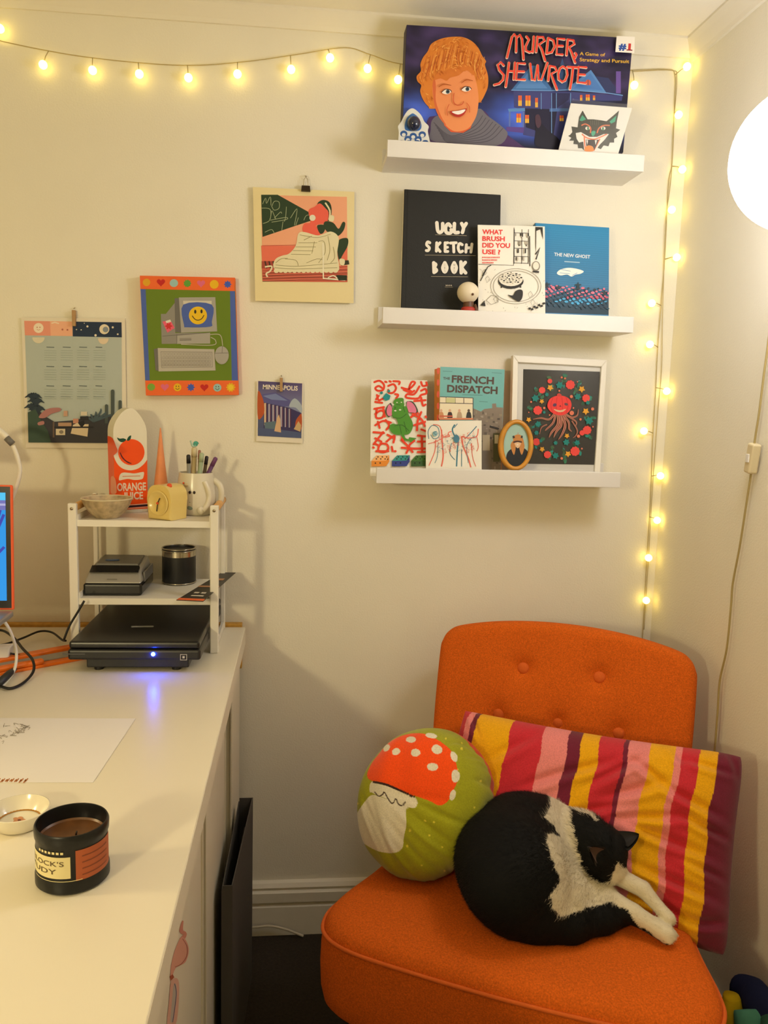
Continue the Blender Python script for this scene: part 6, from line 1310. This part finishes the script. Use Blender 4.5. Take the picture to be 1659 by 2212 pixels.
# its cable with an inline switch
XCB = XR-.016
cb_ = [onX(XCB, *q_) for q_ in ((1680, 620), (1666, 690), (1657, 760), (1650, 810), (1640, 890), (1630, 955), (1622, 1025), (1612, 1090), (1598, 1180), (1583, 1260), (1579, 1310), (1570, 1400), (1555, 1470), (1550, 1540), (1543, 1630), (1535, 1720))]
lc_ = thing('lamp_cable', onX(XCB, 1535, 1720), 'thin cream lamp cable with an inline switch hanging down the wall', 'cable')
CBM = mat('cream_cable', '#a8945e', .5); tube('wire', catmull(cb_, 6), .0021, CBM, lc_, 8)
s0, s1 = onX(XCB, 1631, 958), onX(XCB, 1620, 1022); d_ = s1-s0; L = np.linalg.norm(d_); d_ /= L
bm = bmesh.new(); q_ = np.cross(d_, [1, 0, 0]); q_ /= np.linalg.norm(q_)
hexa(bm, [s0+q_*k*.011+np.array([dx, 0, 0]) for k, dx in ((-1, -.009), (1, -.009), (1, .009), (-1, .009))]+[s1+q_*k*.011+np.array([dx, 0, 0]) for k, dx in ((-1, -.009), (1, -.009), (1, .009), (-1, .009))], .004, 3); sw_o = bm_obj('switch_body', bm, mat('switch_cream', '#d8c8a0', .4), lc_)
m0 = (s0+s1)/2; box('rocker', m0[0]-.0112, m0[0]-.0085, m0[1]-.005, m0[1]+.005, m0[2]-.008, m0[2]+.008, WHITE, sw_o, .001)

# ------------------------------------------------------------------ fairy lights
FW = mat('fairy_wire', '#b8a674', .5); FB = mat('fairy_glow', '#ffe06a', .4, emit=FAIRY_STRENGTH)
fy = thing('fairy_lights', onY(-.008, 1389, 1360), 'string of warm yellow ball fairy lights along the wall and down the corner', 'string lights')
W1 = [(-60, 70), (0, 88), (105, 110), (200, 125), (330, 138), (430, 141), (540, 132), (640, 118), (745, 103), (800, 118), (865, 138), (1000, 150), (1180, 158), (1366, 152), (1440, 150), (1458, 162), (1457, 230), (1452, 350), (1444, 400), (1436, 560), (1428, 660), (1421, 750), (1416, 850), (1410, 950), (1405, 1080), (1396, 1230), (1389, 1360), (1384, 1430)]
tube('wire', catmull([onY(-.007, *q_) for q_ in W1], 6), .0010, FW, fy, 6)
W2 = [(1366, 155), (1450, 152), (1462, 170), (1456, 260), (1450, 380), (1438, 480), (1434, 590), (1431, 700), (1429, 800), (1422, 880), (1416, 960), (1408, 1080), (1400, 1220), (1391, 1360)]
tube('wire', catmull([onY(-.009, *q_) for q_ in W2], 6), .0009, FW, fy, 6)
BULB = [(0, 62), (93, 140), (200, 152), (301, 160), (407, 168), (513, 160), (629, 150), (713, 125), (794, 148), (860, 172), (1370, 184), (1484, 144), (1466, 248), (1474, 366), (1451, 453), (1464, 556), (1408, 655), (1404, 744), (1443, 845), (1391, 931), (1431, 1028), (1427, 1124), (1401, 1205), (1396, 1297)]
wp = np.array([q_ for q_ in catmull(W1, 8)])
for i, b_ in enumerate(BULB):
    c = onY(-.017, *b_); c[0] = min(c[0], XR-.012)
    ball('bulb', c, .0088, FB, fy, 14, 10)
    k = np.argmin(np.hypot(wp[:, 0]-b_[0], (wp[:, 1]-b_[1])*(1 if i < 10 else .6))); w = onY(-.007, *wp[k])
    if np.linalg.norm(w-c) < .08: tube('bulb_lead', [w, (w+c)/2+np.array([0, -.002, .002]), c], .001, FW, fy, 6)

# ------------------------------------------------------------------ bits on the floor
o = tube('floor_cord', catmull([onY(-.03, *q_) for q_ in ((470, 1998), (545, 2003), (580, 2000), (612, 2006), (640, 2016), (655, 2022))], 6), .003, mat('white_cord', '#cfc4ac', .5), None, 8); tag(o, 'pale cord lying along the skirting board by the document box', 'cord')
bp = onX(.775, 1600, 2150)
bl_ = thing('patchwork_blanket', (.80, bp[1], 0), 'rolled navy, teal and yellow patchwork blanket between the chair and the wall', 'blanket')
def lump(name, pts, r, c):
    P_ = catmull([np.array(q_) for q_ in pts], 6); n = len(P_); rr = r*(.55+.45*np.sin(np.linspace(.35, math.pi-.35, n)))
    V, Fc = tube_geo(P_, rr, 16); V = np.array(V); V += .004*np.sin(V[:, [1, 2, 0]]*70); V[:, 0] = np.minimum(V[:, 0], XR-.004); V[:, 2] = np.maximum(V[:, 2], .002); mesh(name, V, Fc, mat('blanket'+c, c, .95, bump=.5, bscale=120, sheen=.2, spec=.1), bl_, True)
pz = lambda x, y, X=.78: onX(X, x, y)
A1, A2 = pz(1583, 2150, .775), pz(1583, 2250, .775)
lump('yellow_fold', [A1, A1+(A2-A1)*.5, A2+[0, -.03, -.05]], .021, '#b89a10')
B1q, B2q = pz(1618, 2180, .79), pz(1610, 2260, .79); lump('teal_fold', [B1q, (B1q+B2q)/2+[0, -.02, 0], B2q+[0, 0, -.05]], .030, '#4f8a70')
C1, C2 = pz(1640, 2165, .82), pz(1700, 2220, .82); lump('navy_fold', [C1+[0, .06, -.02], C1, (C1+C2)/2+[0, 0, -.01], C2+[0, -.05, -.05]], .030, '#1f2440')
lump('green_fold', [C2+[0, .02, .0], C2+[-.02, -.06, -.06], C2+[-.03, -.12, -.14]], .045, '#35604a')
D1 = pz(1556, 2190, .765); lump('cream_fold', [D1+[0, .01, .02], D1+[0, .0, -.05], D1+[0, -.02, -.12]], .010, '#cfc09a')
lump('under_pile', [(.80, bp[1]+.12, .10), (.80, bp[1], .11), (.80, bp[1]-.16, .09)], .10, '#232a3c')
